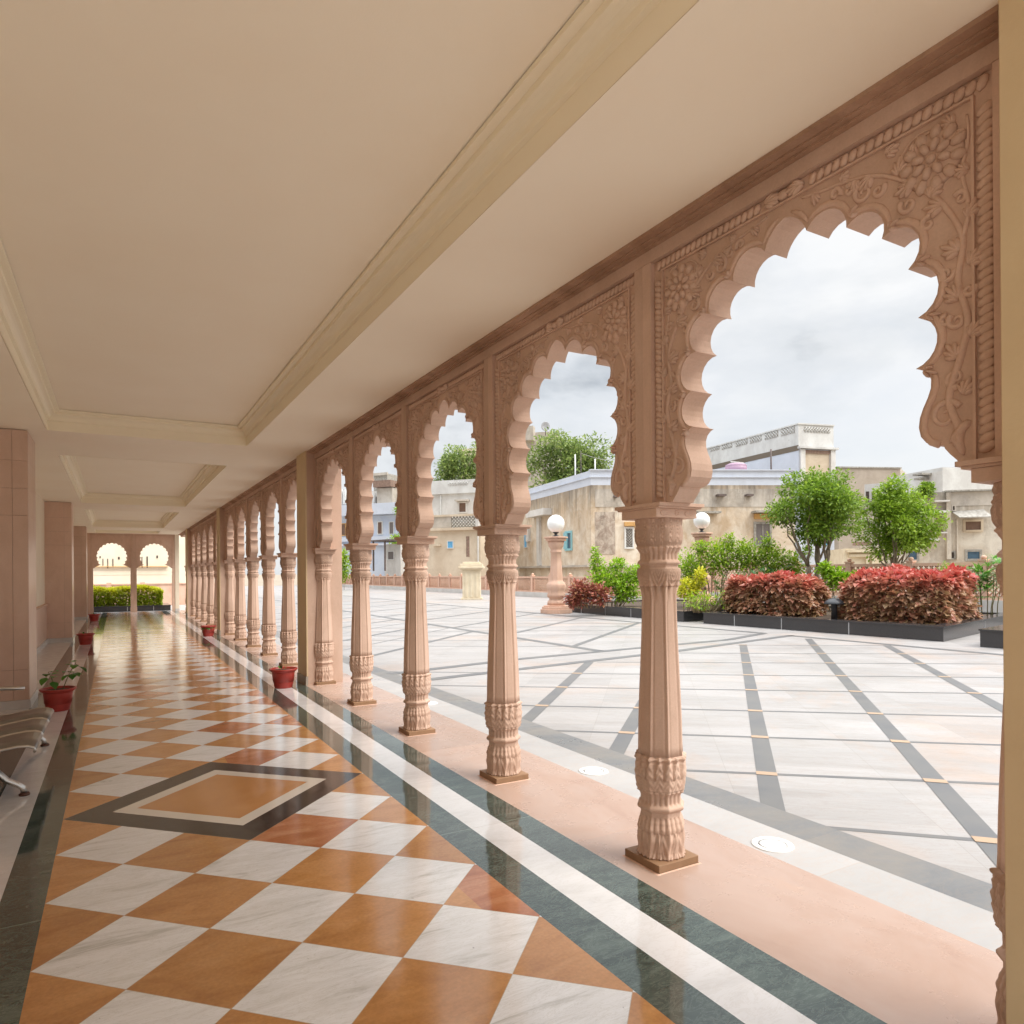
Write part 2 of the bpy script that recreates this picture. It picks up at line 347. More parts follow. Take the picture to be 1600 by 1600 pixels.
M['lf_tree'] = leaf_mat('ficus_leaf', [(0.11, 0.20, 0.022), (0.19, 0.32, 0.03), (0.28, 0.42, 0.04), (0.14, 0.25, 0.026), (0.36, 0.49, 0.06)], 0.42)
M['lf_tree2'] = leaf_mat('young_ficus_leaf', [(0.16, 0.27, 0.022), (0.26, 0.41, 0.032), (0.35, 0.50, 0.045), (0.20, 0.33, 0.026), (0.43, 0.56, 0.07)], 0.42)
M['lf_far'] = leaf_mat('far_tree_leaf', [(0.15, 0.23, 0.06), (0.25, 0.35, 0.085), (0.36, 0.45, 0.12), (0.10, 0.165, 0.05), (0.44, 0.50, 0.18)], 0.4)
M['lf_lime'] = leaf_mat('lime_leaf', [(0.20, 0.40, 0.015), (0.30, 0.52, 0.02), (0.40, 0.58, 0.03), (0.15, 0.31, 0.015), (0.46, 0.60, 0.05)], 0.4)
M['lf_yellow'] = leaf_mat('yellow_croton_leaf', [(0.58, 0.58, 0.03), (0.66, 0.62, 0.04), (0.44, 0.50, 0.03), (0.70, 0.64, 0.06)], 0.4)
M['lf_bush'] = leaf_mat('bush_leaf', [(0.20, 0.36, 0.02), (0.32, 0.50, 0.028), (0.44, 0.58, 0.035), (0.14, 0.26, 0.02), (0.50, 0.60, 0.07)], 0.42)
M['lf_palm'] = leaf_mat('lady_palm_leaf', [(0.035, 0.11, 0.02), (0.06, 0.17, 0.03), (0.10, 0.24, 0.035), (0.025, 0.08, 0.018)], 0.25, None, 0.35)
M['lf_spear'] = leaf_mat('spear_leaf', [(0.07, 0.24, 0.02), (0.12, 0.33, 0.03), (0.18, 0.42, 0.04), (0.05, 0.16, 0.02)], 0.3, None, 0.35)
M['lf_red'] = leaf_mat('copper_leaf', [(0.38, 0.21, 0.115), (0.54, 0.31, 0.19), (0.28, 0.19, 0.08), (0.64, 0.42, 0.28), (0.50, 0.20, 0.135), (0.44, 0.30, 0.14), (0.58, 0.34, 0.24)], 0.30,
                       (0.90, 1.50, [(0.62, 0.10, 0.08), (0.50, 0.085, 0.07), (0.66, 0.20, 0.15), (0.44, 0.12, 0.09)]), 0.30)
M['lf_red2'] = leaf_mat('copper_bush_leaf', [(0.34, 0.09, 0.07), (0.42, 0.14, 0.09), (0.24, 0.07, 0.05), (0.46, 0.24, 0.10)], 0.2)
M['lf_hedge'] = leaf_mat('golden_hedge_leaf', [(0.28, 0.38, 0.012), (0.40, 0.50, 0.02), (0.20, 0.30, 0.01), (0.50, 0.56, 0.03)], 0.45,
                         (0.62, 0.95, [(0.62, 0.62, 0.03), (0.52, 0.56, 0.02), (0.70, 0.66, 0.05)]))
M['lf_pot'] = leaf_mat('potted_plant_leaf', [(0.05, 0.17, 0.02), (0.09, 0.26, 0.03), (0.12, 0.32, 0.04)], 0.25, None, 0.35)

# ---- floors
def checker_mat():
    m, N, L, b = nodes('checker_marble_floor')
    co = N.new('ShaderNodeTexCoord').outputs['Object']
    sp = N.new('ShaderNodeSeparateXYZ'); L.new(co, sp.inputs[0])
    U = 0.33
    i = math_(N, L, 'DIVIDE', sp.outputs[1], U); j = math_(N, L, 'DIVIDE', sp.outputs[0], U)
    a = math_(N, L, 'MULTIPLY', math_(N, L, 'ADD', i, j), 0.5); bb = math_(N, L, 'MULTIPLY', math_(N, L, 'SUBTRACT', i, j), 0.5)
    fa = math_(N, L, 'FLOOR', a); fb = math_(N, L, 'FLOOR', bb)
    par = math_(N, L, 'FLOORED_MODULO', math_(N, L, 'ADD', fa, fb), 2.0)
    ga = math_(N, L, 'FRACT', a); gb = math_(N, L, 'FRACT', bb)
    cell = N.new('ShaderNodeCombineXYZ'); L.new(fa, cell.inputs[0]); L.new(fb, cell.inputs[1])
    wn_ = N.new('ShaderNodeTexWhiteNoise'); L.new(cell.outputs[0], wn_.inputs['Vector'])
    off = N.new('ShaderNodeVectorMath'); off.operation = 'SCALE'; L.new(wn_.outputs['Color'], off.inputs[0]); off.inputs['Scale'].default_value = 9.0
    av = N.new('ShaderNodeVectorMath'); av.operation = 'ADD'; L.new(co, av.inputs[0]); L.new(off.outputs[0], av.inputs[1])
    # white marble: soft grey clouds and drawn-out greenish veins, different in every tile
    v1 = noise(N, L, mapping(N, L, av.outputs[0], (1.0, 5.0, 1), (0, 0, R(32))), 2.4, 9, 0.66, 1.1)
    w = ramp(N, [(0.28, (0.46, 0.45, 0.42)), (0.42, (0.71, 0.70, 0.69)), (0.60, (0.79, 0.785, 0.785))]); L.new(v1.outputs['Fac'], w.inputs['Fac'])
    v2 = noise(N, L, mapping(N, L, av.outputs[0], (1.6, 9, 1), (0, 0, R(28))), 3.1, 10, 0.72, 1.8)
    vr = ramp(N, [(0.475, (0, 0, 0)), (0.50, (1, 1, 1)), (0.525, (0, 0, 0))]); L.new(v2.outputs['Fac'], vr.inputs['Fac'])
    white = mixc(N, L, math_(N, L, 'MULTIPLY', vr.outputs[0], 0.35), w.outputs[0], (0.40, 0.37, 0.29))
    pit = noise(N, L, av.outputs[0], 26, 3, 0.6); pr = ramp(N, [(0.735, (0, 0, 0)), (0.76, (1, 1, 1))]); L.new(pit.outputs['Fac'], pr.inputs['Fac'])
    white = mixc(N, L, math_(N, L, 'MULTIPLY', pr.outputs[0], 0.6), white, (0.16, 0.14, 0.12))
    # amber stone: drifting tone, some tiles redder
    o1 = noise(N, L, mapping(N, L, av.outputs[0], (1, 2.6, 1), (0, 0, R(-24))), 2.2, 8, 0.62, 0.8)
    am = ramp(N, [(0.30, (0.40, 0.175, 0.052)), (0.50, (0.50, 0.235, 0.076)), (0.70, (0.56, 0.285, 0.105))]); L.new(o1.outputs['Fac'], am.inputs['Fac'])
    rd = ramp(N, [(0.30, (0.30, 0.095, 0.034)), (0.50, (0.40, 0.15, 0.06)), (0.70, (0.52, 0.25, 0.13))]); L.new(o1.outputs['Fac'], rd.inputs['Fac'])
    thr = math_(N, L, 'GREATER_THAN', math_(N, L, 'ADD', wn_.outputs['Value'], math_(N, L, 'MULTIPLY', j, 0.055)), 0.93)
    amber = mixc(N, L, thr, am.outputs[0], rd.outputs[0])
    ab_ = math_(N, L, 'ADD', math_(N, L, 'MULTIPLY', wn_.outputs['Value'], 0.22), 0.89); ac_ = N.new('ShaderNodeCombineXYZ'); [L.new(ab_, ac_.inputs[q]) for q in range(3)]
    amber = mixc(N, L, 1.0, amber, ac_.outputs[0], 'MULTIPLY')
    og = noise(N, L, av.outputs[0], 60, 3); ogr = ramp(N, [(0.3, (0.9,) * 3), (0.7, (1.08,) * 3)]); L.new(og.outputs['Fac'], ogr.inputs['Fac'])
    amber = mixc(N, L, 1.0, amber, ogr.outputs[0], 'MULTIPLY')
    c = mixc(N, L, par, amber, white)
    # the diamond inlay: dark band, white ring, amber heart
    di = math_(N, L, 'ABSOLUTE', math_(N, L, 'SUBTRACT', i, 4.0)); dj = math_(N, L, 'ABSOLUTE', math_(N, L, 'SUBTRACT', j, 3.0))
    dd = math_(N, L, 'ADD', di, dj)
    dn = noise(N, L, co, 9, 8, 0.65, 0.5); dkr = ramp(N, [(0.35, (0.014, 0.013, 0.013)), (0.64, (0.026, 0.025, 0.024)), (0.82, (0.09, 0.083, 0.075))]); L.new(dn.outputs['Fac'], dkr.inputs['Fac'])
    c = mixc(N, L, math_(N, L, 'LESS_THAN', dd, 3.0), c, dkr.outputs[0])
    c = mixc(N, L, math_(N, L, 'LESS_THAN', dd, 2.16), c, (0.66, 0.60, 0.52))
    amh = noise(N, L, co, 1.6, 7, 0.6, 0.6); ahr = ramp(N, [(0.3, (0.43, 0.195, 0.06)), (0.7, (0.53, 0.25, 0.085))]); L.new(amh.outputs['Fac'], ahr.inputs['Fac'])
    c = mixc(N, L, math_(N, L, 'LESS_THAN', dd, 1.725), c, ahr.outputs[0])
    # hairline joints
    e1 = math_(N, L, 'MINIMUM', math_(N, L, 'MINIMUM', ga, math_(N, L, 'SUBTRACT', 1.0, ga)), math_(N, L, 'MINIMUM', gb, math_(N, L, 'SUBTRACT', 1.0, gb)))
    jn = math_(N, L, 'MULTIPLY', math_(N, L, 'LESS_THAN', e1, 0.0045), math_(N, L, 'GREATER_THAN', dd, 3.0))
    c = mixc(N, L, math_(N, L, 'MULTIPLY', jn, 0.6), c, (0.40, 0.27, 0.15))
    # dust and foot marks dull the polish unevenly
    L.new(c, b.inputs['Base Color'])
    sm = noise(N, L, co, 2.3, 8, 0.65); sr = ramp(N, [(0.3, (0.075,) * 3), (0.75, (0.19,) * 3)]); L.new(sm.outputs['Fac'], sr.inputs['Fac'])
    L.new(sr.outputs[0], b.inputs['Roughness']); b.inputs['Specular IOR Level'].default_value = 0.85
    # every slab is laid a hair out of level, so reflections break at the joints
    tl = N.new('ShaderNodeVectorMath'); tl.operation = 'SUBTRACT'; L.new(wn_.outputs['Color'], tl.inputs[0]); tl.inputs[1].default_value = (0.5, 0.5, 0.5)
    ts = N.new('ShaderNodeVectorMath'); ts.operation = 'SCALE'; L.new(tl.outputs[0], ts.inputs[0]); ts.inputs['Scale'].default_value = 0.010
    bn = noise(N, L, co, 2.6, 3, 0.5); k = N.new('ShaderNodeBump'); k.inputs['Strength'].default_value = 0.22; k.inputs['Distance'].default_value = 0.012
    L.new(bn.outputs['Fac'], k.inputs['Height'])
    na = N.new('ShaderNodeVectorMath'); na.operation = 'ADD'; L.new(k.outputs[0], na.inputs[0]); L.new(ts.outputs[0], na.inputs[1])
    nn = N.new('ShaderNodeVectorMath'); nn.operation = 'NORMALIZE'; L.new(na.outputs[0], nn.inputs[0]); L.new(nn.outputs[0], b.inputs['Normal'])
    return m
M['checker'] = checker_mat()
def marble(name, stops, vein, rough, vs_=(1, 3, 1), rot=30, scale=2.2, slab=None, vamt=0.4, wav=0.15, spec=0.5):
    """polished marble strip laid in slabs of length slab along Y"""
    m, N, L, b = nodes(name)
    co = N.new('ShaderNodeTexCoord').outputs['Object']; vec = co
    if slab:
        sp = N.new('ShaderNodeSeparateXYZ'); L.new(co, sp.inputs[0])
        y = math_(N, L, 'DIVIDE', math_(N, L, 'ADD', sp.outputs[1], 40.0 + slab * 0.27), slab)
        w = N.new('ShaderNodeTexWhiteNoise'); w.noise_dimensions = '1D'; L.new(math_(N, L, 'FLOOR', y), w.inputs['W'])
        s_ = N.new('ShaderNodeVectorMath'); s_.operation = 'SCALE'; L.new(w.outputs['Color'], s_.inputs[0]); s_.inputs['Scale'].default_value = 11
        a_ = N.new('ShaderNodeVectorMath'); a_.operation = 'ADD'; L.new(co, a_.inputs[0]); L.new(s_.outputs[0], a_.inputs[1]); vec = a_.outputs[0]
    n = noise(N, L, mapping(N, L, vec, vs_, (0, 0, R(rot))), scale, 9, 0.64, 0.9)
    r = ramp(N, stops); L.new(n.outputs['Fac'], r.inputs['Fac'])
    v = noise(N, L, mapping(N, L, vec, tuple(q * 1.3 for q in vs_), (0, 0, R(rot + 12))), scale * 2.1, 10, 0.7, 1.6)
    vr = ramp(N, [(0.47, (0, 0, 0)), (0.50, (1, 1, 1)), (0.53, (0, 0, 0))]); L.new(v.outputs['Fac'], vr.inputs['Fac'])
    c = mixc(N, L, math_(N, L, 'MULTIPLY', vr.outputs[0], vamt), r.outputs[0], vein)
    if slab:
        br = math_(N, L, 'ADD', math_(N, L, 'MULTIPLY', w.outputs['Value'], 0.16), 0.92)
        cb = N.new('ShaderNodeCombineXYZ'); [L.new(br, cb.inputs[q]) for q in range(3)]
        c = mixc(N, L, 1.0, c, cb.outputs[0], 'MULTIPLY')
        fr = math_(N, L, 'FRACT', y); ed = math_(N, L, 'MINIMUM', fr, math_(N, L, 'SUBTRACT', 1.0, fr))
        c = mixc(N, L, math_(N, L, 'MULTIPLY', math_(N, L, 'LESS_THAN', ed, 0.0014), 0.5), c, vein)
    L.new(c, b.inputs['Base Color']); b.inputs['Specular IOR Level'].default_value = spec
    sm = noise(N, L, co, 2.0, 8, 0.65); sr = ramp(N, [(0.3, (rough * 0.6,) * 3), (0.75, (rough * 1.5,) * 3)]); L.new(sm.outputs['Fac'], sr.inputs['Fac']); L.new(sr.outputs[0], b.inputs['Roughness'])
    bn = noise(N, L, co, 2.4, 3); bump(N, L, b, bn.outputs['Fac'], wav, 0.012)
    return m
M['green'] = marble('green_marble', [(0.30, (0.022, 0.036, 0.030)), (0.50, (0.040, 0.062, 0.052)), (0.68, (0.075, 0.105, 0.088))], (0.24, 0.30, 0.25), 0.075, (1, 2.5, 1), 35, 3.4, 2.9, 0.30, 0.12, 1.0)
M['white_strip'] = marble('white_marble_strip', [(0.28, (0.58, 0.565, 0.555)), (0.50, (0.68, 0.67, 0.665)), (0.72, (0.72, 0.71, 0.71))], (0.50, 0.46, 0.42), 0.09, (1, 2.5, 1), 20, 1.8, 2.9, 0.3, 0.12, 0.8)
M['pink_strip'] = marble('peach_stone_strip', [(0.25, (0.34, 0.215, 0.165)), (0.42, (0.42, 0.285, 0.22)), (0.58, (0.45, 0.325, 0.265)), (0.75, (0.47, 0.32, 0.24))], (0.54, 0.34, 0.25), 0.28, (1.6, 1, 1), 40, 1.1, 2.35, 0.06, 0.12)
M['white_out'] = marble('outdoor_white_marble', [(0.28, (0.36, 0.347, 0.337)), (0.50, (0.395, 0.383, 0.372)), (0.74, (0.42, 0.405, 0.388))], (0.42, 0.33, 0.27), 0.40, (1, 2, 1), 20, 1.4, 2.6, 0.35)
M['grey_out'] = marble('outdoor_grey_stone', [(0.28, (0.135, 0.14, 0.148)), (0.45, (0.175, 0.175, 0.175)), (0.60, (0.21, 0.195, 0.178)), (0.78, (0.16, 0.172, 0.205))], (0.25, 0.215, 0.18), 0.38, (1, 1.5, 1), 20, 1.1, 1.7, 0.3)
def plaza_mat():
    m, N, L, b = nodes('plaza_marble')
    co = N.new('ShaderNodeTexCoord').outputs['Object']
    rc = mapping(N, L, co, (1, 1, 1), (0, 0, R(41)))
    n = noise(N, L, mapping(N, L, rc, (0.35, 2.2, 1)), 1.5, 9, 0.68, 1.2)
    r = ramp(N, [(0.25, (0.275, 0.254, 0.238)), (0.42, (0.34, 0.323, 0.311)), (0.62, (0.37, 0.357, 0.349)), (0.80, (0.34, 0.30, 0.27))]); L.new(n.outputs['Fac'], r.inputs['Fac'])
    s = noise(N, L, co, 0.42, 8, 0.7, 0.6); sr = ramp(N, [(0.52, (0, 0, 0)), (0.74, (1, 1, 1))]); L.new(s.outputs['Fac'], sr.inputs['Fac'])
    c = mixc(N, L, math_(N, L, 'MULTIPLY', sr.outputs[0], 0.75), r.outputs[0], (0.42, 0.29, 0.21))
    v = noise(N, L, mapping(N, L, rc, (0.5, 3.5, 1)), 3.0, 10, 0.74, 2.0); vr = ramp(N, [(0.475, (0, 0, 0)), (0.50, (1, 1, 1)), (0.525, (0, 0, 0))]); L.new(v.outputs['Fac'], vr.inputs['Fac'])
    c = mixc(N, L, math_(N, L, 'MULTIPLY', vr.outputs[0], 0.45), c, (0.27, 0.21, 0.17))
    g_ = N.new('ShaderNodeVectorMath'); g_.operation = 'DIVIDE'; L.new(rc, g_.inputs[0]); g_.inputs[1].default_value = (1.15, 0.62, 1.0)
    fl_ = N.new('ShaderNodeVectorMath'); fl_.operation = 'FLOOR'; L.new(g_.outputs[0], fl_.inputs[0])
    wn_ = N.new('ShaderNodeTexWhiteNoise'); L.new(fl_.outputs[0], wn_.inputs['Vector'])
    tn_ = math_(N, L, 'ADD', math_(N, L, 'MULTIPLY', wn_.outputs['Value'], 0.13), 0.90); tc_ = N.new('ShaderNodeCombineXYZ'); [L.new(tn_, tc_.inputs[q_]) for q_ in range(3)]
    c = mixc(N, L, 1.0, c, tc_.outputs[0], 'MULTIPLY')
    fr_ = N.new('ShaderNodeVectorMath'); fr_.operation = 'FRACTION'; L.new(g_.outputs[0], fr_.inputs[0]); sx_ = N.new('ShaderNodeSeparateXYZ'); L.new(fr_.outputs[0], sx_.inputs[0])
    jn_ = math_(N, L, 'MAXIMUM', math_(N, L, 'LESS_THAN', sx_.outputs[0], 0.004), math_(N, L, 'LESS_THAN', sx_.outputs[1], 0.007))
    c = mixc(N, L, math_(N, L, 'MULTIPLY', jn_, 0.45), c, (0.22, 0.19, 0.16))
    L.new(c, b.inputs['Base Color'])
    q = noise(N, L, co, 1.2, 8, 0.65); qr = ramp(N, [(0.3, (0.30,) * 3), (0.7, (0.55,) * 3)]); L.new(q.outputs['Fac'], qr.inputs['Fac']); L.new(qr.outputs[0], b.inputs['Roughness'])
    return m
M['plaza'] = plaza_mat()
M['band'] = simple('paving_band_stone', (0.125, 0.126, 0.131), (0.155, 0.151, 0.145), 0.42, 2.2, 8)
M['inset'] = simple('ochre_paving_inset', (0.42, 0.29, 0.19), (0.38, 0.27, 0.185), 0.5, 6)
M['ground'] = simple('dusty_ground', (0.36, 0.30, 0.23), (0.28, 0.23, 0.17), 0.95, 0.3, 8)
M['kerb'] = simple('whitewashed_kerb', (0.60, 0.58, 0.55), (0.52, 0.49, 0.46), 0.8, 1.5, 6)

# ------------------------------------------------------------------ setting: ground, plaza, corridor floor
YN, YF = -5.6, 29.35             # corridor cut short and left open behind the camera to let more light in
CZ = 3.32                        # soffit height
P = 9.4                          # bay length
struct(MB().sheet([(-1200, -1200), (1200, -1200), (1200, 1500), (-1200, 1500)], -0.35).build('ground', M['ground']))
struct(MB().box(-25, 4.095, -40, -5.605, -0.3, -0.002).build('unseen_bounce_terrace', M['white_out']))  # added out of view: pale floor bouncing light into the open corridor end
struct(MB().add([(4.10, -30, 0), (24.4, -30, 0), (24.4, 92, 0), (4.10, 92, 0), (4.10, -30, -0.3), (24.4, -30, -0.3), (24.4, 92, -0.3), (4.10, 92, -0.3)],
                [(0, 1, 2, 3), (0, 4, 5, 1), (1, 5, 6, 2), (2, 6, 7, 3)]).build('plaza', M['plaza']))
struct(MB().box(-12, 4.10, YF + 0.32, 60, -0.3, -0.012).build('far_terrace', M['white_out']))
def strip(name, x0, x1, mat, y0=YN, y1=YF + 0.32, z=0.0034):
    return struct(MB().box(x0, x1, y0, y1, -0.25, z).build(name, mat))
strip('recess_floor', -1.6, -0.60, M['skirting'])
strip('wall_border_floor', -0.60, -0.42, M['green'])
strip('white_border_floor', -0.42, -0.19, M['white_strip'])
strip('green_border_floor', -0.19, 0.0, M['green'])
strip('checker_floor', 0.0, 1.99, M['checker'])
strip('arcade_green_border_floor', 1.99, 2.20, M['green'])
strip('arcade_white_border_floor', 2.20, 2.415, M['white_strip'])
strip('arcade_outer_green_floor', 2.415, 2.625, M['green'])
strip('peach_walk_floor', 2.625, 3.44, M['pink_strip'])
strip('white_kerb_floor', 3.44, 3.79, M['white_out'])
strip('grey_kerb_floor', 3.79, 4.10, M['grey_out'])

def band_quad(mb, p, q, w, z, ext0=0.0, ext1=0.0):
    p, q = Vector(p), Vector(q); d = (q - p).normalized(); n = Vector((-d.y, d.x)) * (w / 2)
    p = p - d * ext0; q = q + d * ext1
    mb.sheet([(p + n), (p - n), (q - n), (q + n)], z)
def clipx(p, q, x):      # move p along pq to x
    t = (x - p[0]) / (q[0] - p[0]); return (x, p[1] + (q[1] - p[1]) * t)
thin = MB(); thick = MB(); edge = MB(); ins = MB()
# thin joints, each through two points measured on the photograph
TL = [((4.135, -1.336), (4.721, -1.921)), ((4.692, -0.335), (5.911, -1.368)), ((4.137, 1.723), (7.167, -0.792)), ((4.442, 3.092), (8.477, -0.185)),
      ((5.112, 4.241), (9.98, 0.518)), ((5.769, 5.365), (11.416, 1.19)), ((7.593, 5.74), (12.986, 1.923)), ((9.5, 6.1), (14.2, 2.75)), ((11.7, 6.35), (14.2, 4.55))]
TK = [((11.921, 6.361), (4.126, -0.845)), ((14.009, 6.297), (4.604, -1.96)), ((13.872, 4.309), (8.807, -0.031)), ((5.80, 5.70), (4.1, 2.30 - 0.05))]
TK = [((11.921, 6.361), (3.98, -0.98)), ((14.1, 6.40), (3.98, -2.53)), ((14.2, 4.60), (5.2, -3.3)), ((7.47, 5.80), (3.98, 2.20)), ((9.75, 6.20), (3.98, 0.68)), ((14.2, 2.2), (7.5, -3.6))]
def extend(p, q, x0, x1):
    return clipx(p, q, x0), clipx(q, p, x1)
for p, q in TL:
    a = clipx(p, q, 4.0) if p[0] < 6.0 else p
    b = clipx(q, p, 14.2) if q[0] > 6 else clipx(q, p, 9.0)
    if b[1] < -6: b = clipx(q, p, 8.5)
    band_quad(thin, a, b, 0.055, 0.0015)
for p, q in TK: band_quad(thick, p, q, 0.15, 0.003)
# the same joints carried on across the far parts of the terrace
for k in range(22):
    y = 8.6 + k * 1.45
    band_quad(thin, (4.0, y + 2.67), (8.5, y - 0.4), 0.055, 0.0015)
    band_quad(thick if k % 2 == 0 else thin, (4.0, y - 0.3), (8.5, y + 3.9), 0.13 if k % 2 == 0 else 0.05, 0.003 if k % 2 == 0 else 0.0022)
for k in range(26):
    y = 9.0 + k * 1.5
    band_quad(thin, (8.75, y + 2.2), (14.15, y - 1.3), 0.055, 0.0015)
    if k % 2: band_quad(thick, (8.75, y - 2.4), (14.15, y + 1.9), 0.14, 0.003)
EB = [((4.0, 5.45), (9.953, 6.23)), ((9.953, 6.23), (14.465, 7.14)), ((4.0, 6.34), (6.633, 6.845)), ((6.633, 6.845), (12.434, 7.25)), ((12.434, 7.25), (14.40, 7.90)),
      ((14.40, 7.14), (14.30, -20)), ((14.40, 7.90), (14.25, 13.5)), ((14.25, 13.5), (14.35, 60)), ((8.65, 7.05), (8.60, 50))]
for p, q in EB: band_quad(edge, p, q, 0.20, 0.0045)
def isect(p, q, r, s):
    d1 = (q[0] - p[0], q[1] - p[1]); d2 = (s[0] - r[0], s[1] - r[1]); den = d1[0] * d2[1] - d1[1] * d2[0]
    if abs(den) < 1e-6: return None
    t = ((r[0] - p[0]) * d2[1] - (r[1] - p[1]) * d2[0]) / den; u = ((r[0] - p[0]) * d1[1] - (r[1] - p[1]) * d1[0]) / den
    return (p[0] + d1[0] * t, p[1] + d1[1] * t)
for p, q in TK:
    for r, s in TL:
        x = isect(p, q, r, s)
        if x and 4.25 < x[0] < 14 and min(p[1], q[1]) < x[1] < max(p[1], q[1]):
            d = (Vector(q) - Vector(p)).normalized()
            a = Vector(x) - d * 0.045; b_ = Vector(x) + d * 0.045
            band_quad(ins, a, b_, 0.155, 0.006)
struct(thin.build('paving_joint', M['band'])); struct(thick.build('paving_band', M['band'])); struct(edge.build('paving_border', M['band'])); struct(ins.build('paving_inset', M['inset']))

# uplights let into the white kerb
for k, (y, lab) in enumerate([(-1.30, 'round white recessed uplight in the marble kerb nearest the camera'),
                              (0.42, 'round white recessed uplight in the marble kerb outside the second arch'),
                              (3.76, 'round white recessed uplight in the marble kerb, farthest of the three')]):
    t = thing('recessed_uplight', lab, 'ground light', (3.575, y, 0.0036), 0, 'uplights let into the marble kerb')
    MB().lathe([(0.118, 0.0), (0.117, 0.004), (0.110, 0.006), (0.084, 0.006), (0.080, 0.003)], 32, cap=False).build('trim_ring', M['white_frame'], t)
    MB().lathe([(0.081, 0.0025), (0.060, 0.0045), (0.02, 0.005)], 32).build('lens', M['globe'], t)

# ------------------------------------------------------------------ ceiling with coffers
COF = [(-5.2, 5.9), (7.85, 15.5), (17.4, 24.85), (26.9, 28.75)]
CX0, CX1 = -0.40, 1.86
XL, XR = -1.16, 2.66
soff = MB()
ys = [YN] + [v for c in COF for v in c] + [YF]
soff.box(XL, CX0, YN, YF, CZ, CZ + 0.18); soff.box(CX1, XR + 0.60, YN, YF, CZ, CZ + 0.18)
for a, b in zip(ys[0::2], ys[1::2]): soff.box(CX0, CX1, a, b, CZ, CZ + 0.18)
ceil = struct(soff.build('ceiling', M['ceiling']))
struct(MB().box(XL - 1.2, XR + 0.75, YN, YF + 0.1, CZ + 0.24, CZ + 0.55).build('roof_slab', M['ceiling']))
prof = [(0.0, 0.0), (0.0, 0.112), (0.026, 0.114), (0.028, 0.146), (0.034, 0.160), (0.046, 0.172), (0.064, 0.180), (0.084, 0.183), (0.086, 0.212), (0.128, 0.214), (0.130, 0.236)]
for (a, b) in COF:
    cm_ = MB(); n = len(prof); vv = []
    for (o, z) in prof:
        vv += [(CX0 + o, a + o, CZ + z), (CX1 - o, a + o, CZ + z), (CX1 - o, b - o, CZ + z), (CX0 + o, b - o, CZ + z)]
    ff = [(i * 4 + j, i * 4 + (j + 1) % 4, (i + 1) * 4 + (j + 1) % 4, (i + 1) * 4 + j) for i in range(n - 1) for j in range(4)]
    # keep it 1 mm proud of the soffit opening so the faces never share a plane
    o = cm_.add([(x, y, z - 0.003 if z <= CZ else z) for x, y, z in [(CX0 + 0.006 + (v[0] - CX0) if v[0] < 1 else v[0] - 0.006, v[1] + (0.006 if k % 4 < 2 else -0.006), v[2]) for k, v in enumerate(vv)]], ff).build('coffer_moulding', M['moulding'], ceil)

# ------------------------------------------------------------------ left side: wall, pillars
struct(MB().box(-1.50, -1.13, YN, YF, 0.93, CZ + 0.2).build('recess_wall', M['wall_cream']))
struct(MB().box(-1.50, -1.10, YN, YF, -0.2, 0.90).build('dado_wall', M['sandstone_clad']))
struct(MB().box(-1.50, -1.06, YN, YF, 0.90, 0.93).build('dado_sill', M['sandstone']))
struct(MB().box(-1.10, -1.075, YN, YF, 0.0, 0.11).build('wall_skirting', M['skirting']))
for k, (ya, yb, lab) in enumerate([(-3.4, -2.5, 'pink stone clad pillar behind the camera'), (6.0, 6.92, 'wide pink stone clad pillar at the left edge, nearest the metal bench'),
                          (15.4, 16.3, 'pink stone clad pillar second along the left wall'), (24.8, 25.7, 'pink stone clad pillar nearest the end arches')]):
    if k == 0: continue
    t = thing('pillar', lab, 'pillar', (-0.86, (ya + yb) / 2, 0), 0, 'pink clad pillars along the left wall')
    y0 = ya - (ya + yb) / 2; y1 = -y0; x0, x1 = -0.27, 0.26
    MB().box(x0 + 0.012, x1 - 0.012, y0 + 0.012, y1 - 0.012, 0, CZ - 0.004).build('core', M['grout'], t)
    cl = MB(); rows = [0.112, 0.47, 2.30, 2.62, 2.95, CZ - 0.006]
    for za, zb in zip(rows, rows[1:]):
        for xa, xb in ((x0, 0.11), (0.113, x1)): cl.box(xa, xb, y0 - 0.004, y0 + 0.010, za, zb - 0.003)
        cl.box(x1 - 0.010, x1 + 0.004, y0 + 0.012, y1 - 0.012, za, zb - 0.003)
        for xa, xb in ((x0, 0.11), (0.113, x1)): cl.box(xa, xb, y1 - 0.010, y1 + 0.004, za, zb - 0.003)
    cl.build('cladding', M['sandstone_clad'], t)
    s_ = MB(); s_.box(x0 - 0.002, x1 + 0.012, y0 - 0.014, y0 + 0.008, 0, 0.11); s_.box(x1 - 0.008, x1 + 0.014, y0 + 0.0085, y1 - 0.0085, 0, 0.11); s_.box(x0 - 0.002, x1 + 0.012, y1 - 0.008, y1 + 0.014, 0, 0.11)
    s_.build('skirting', M['skirting'], t)

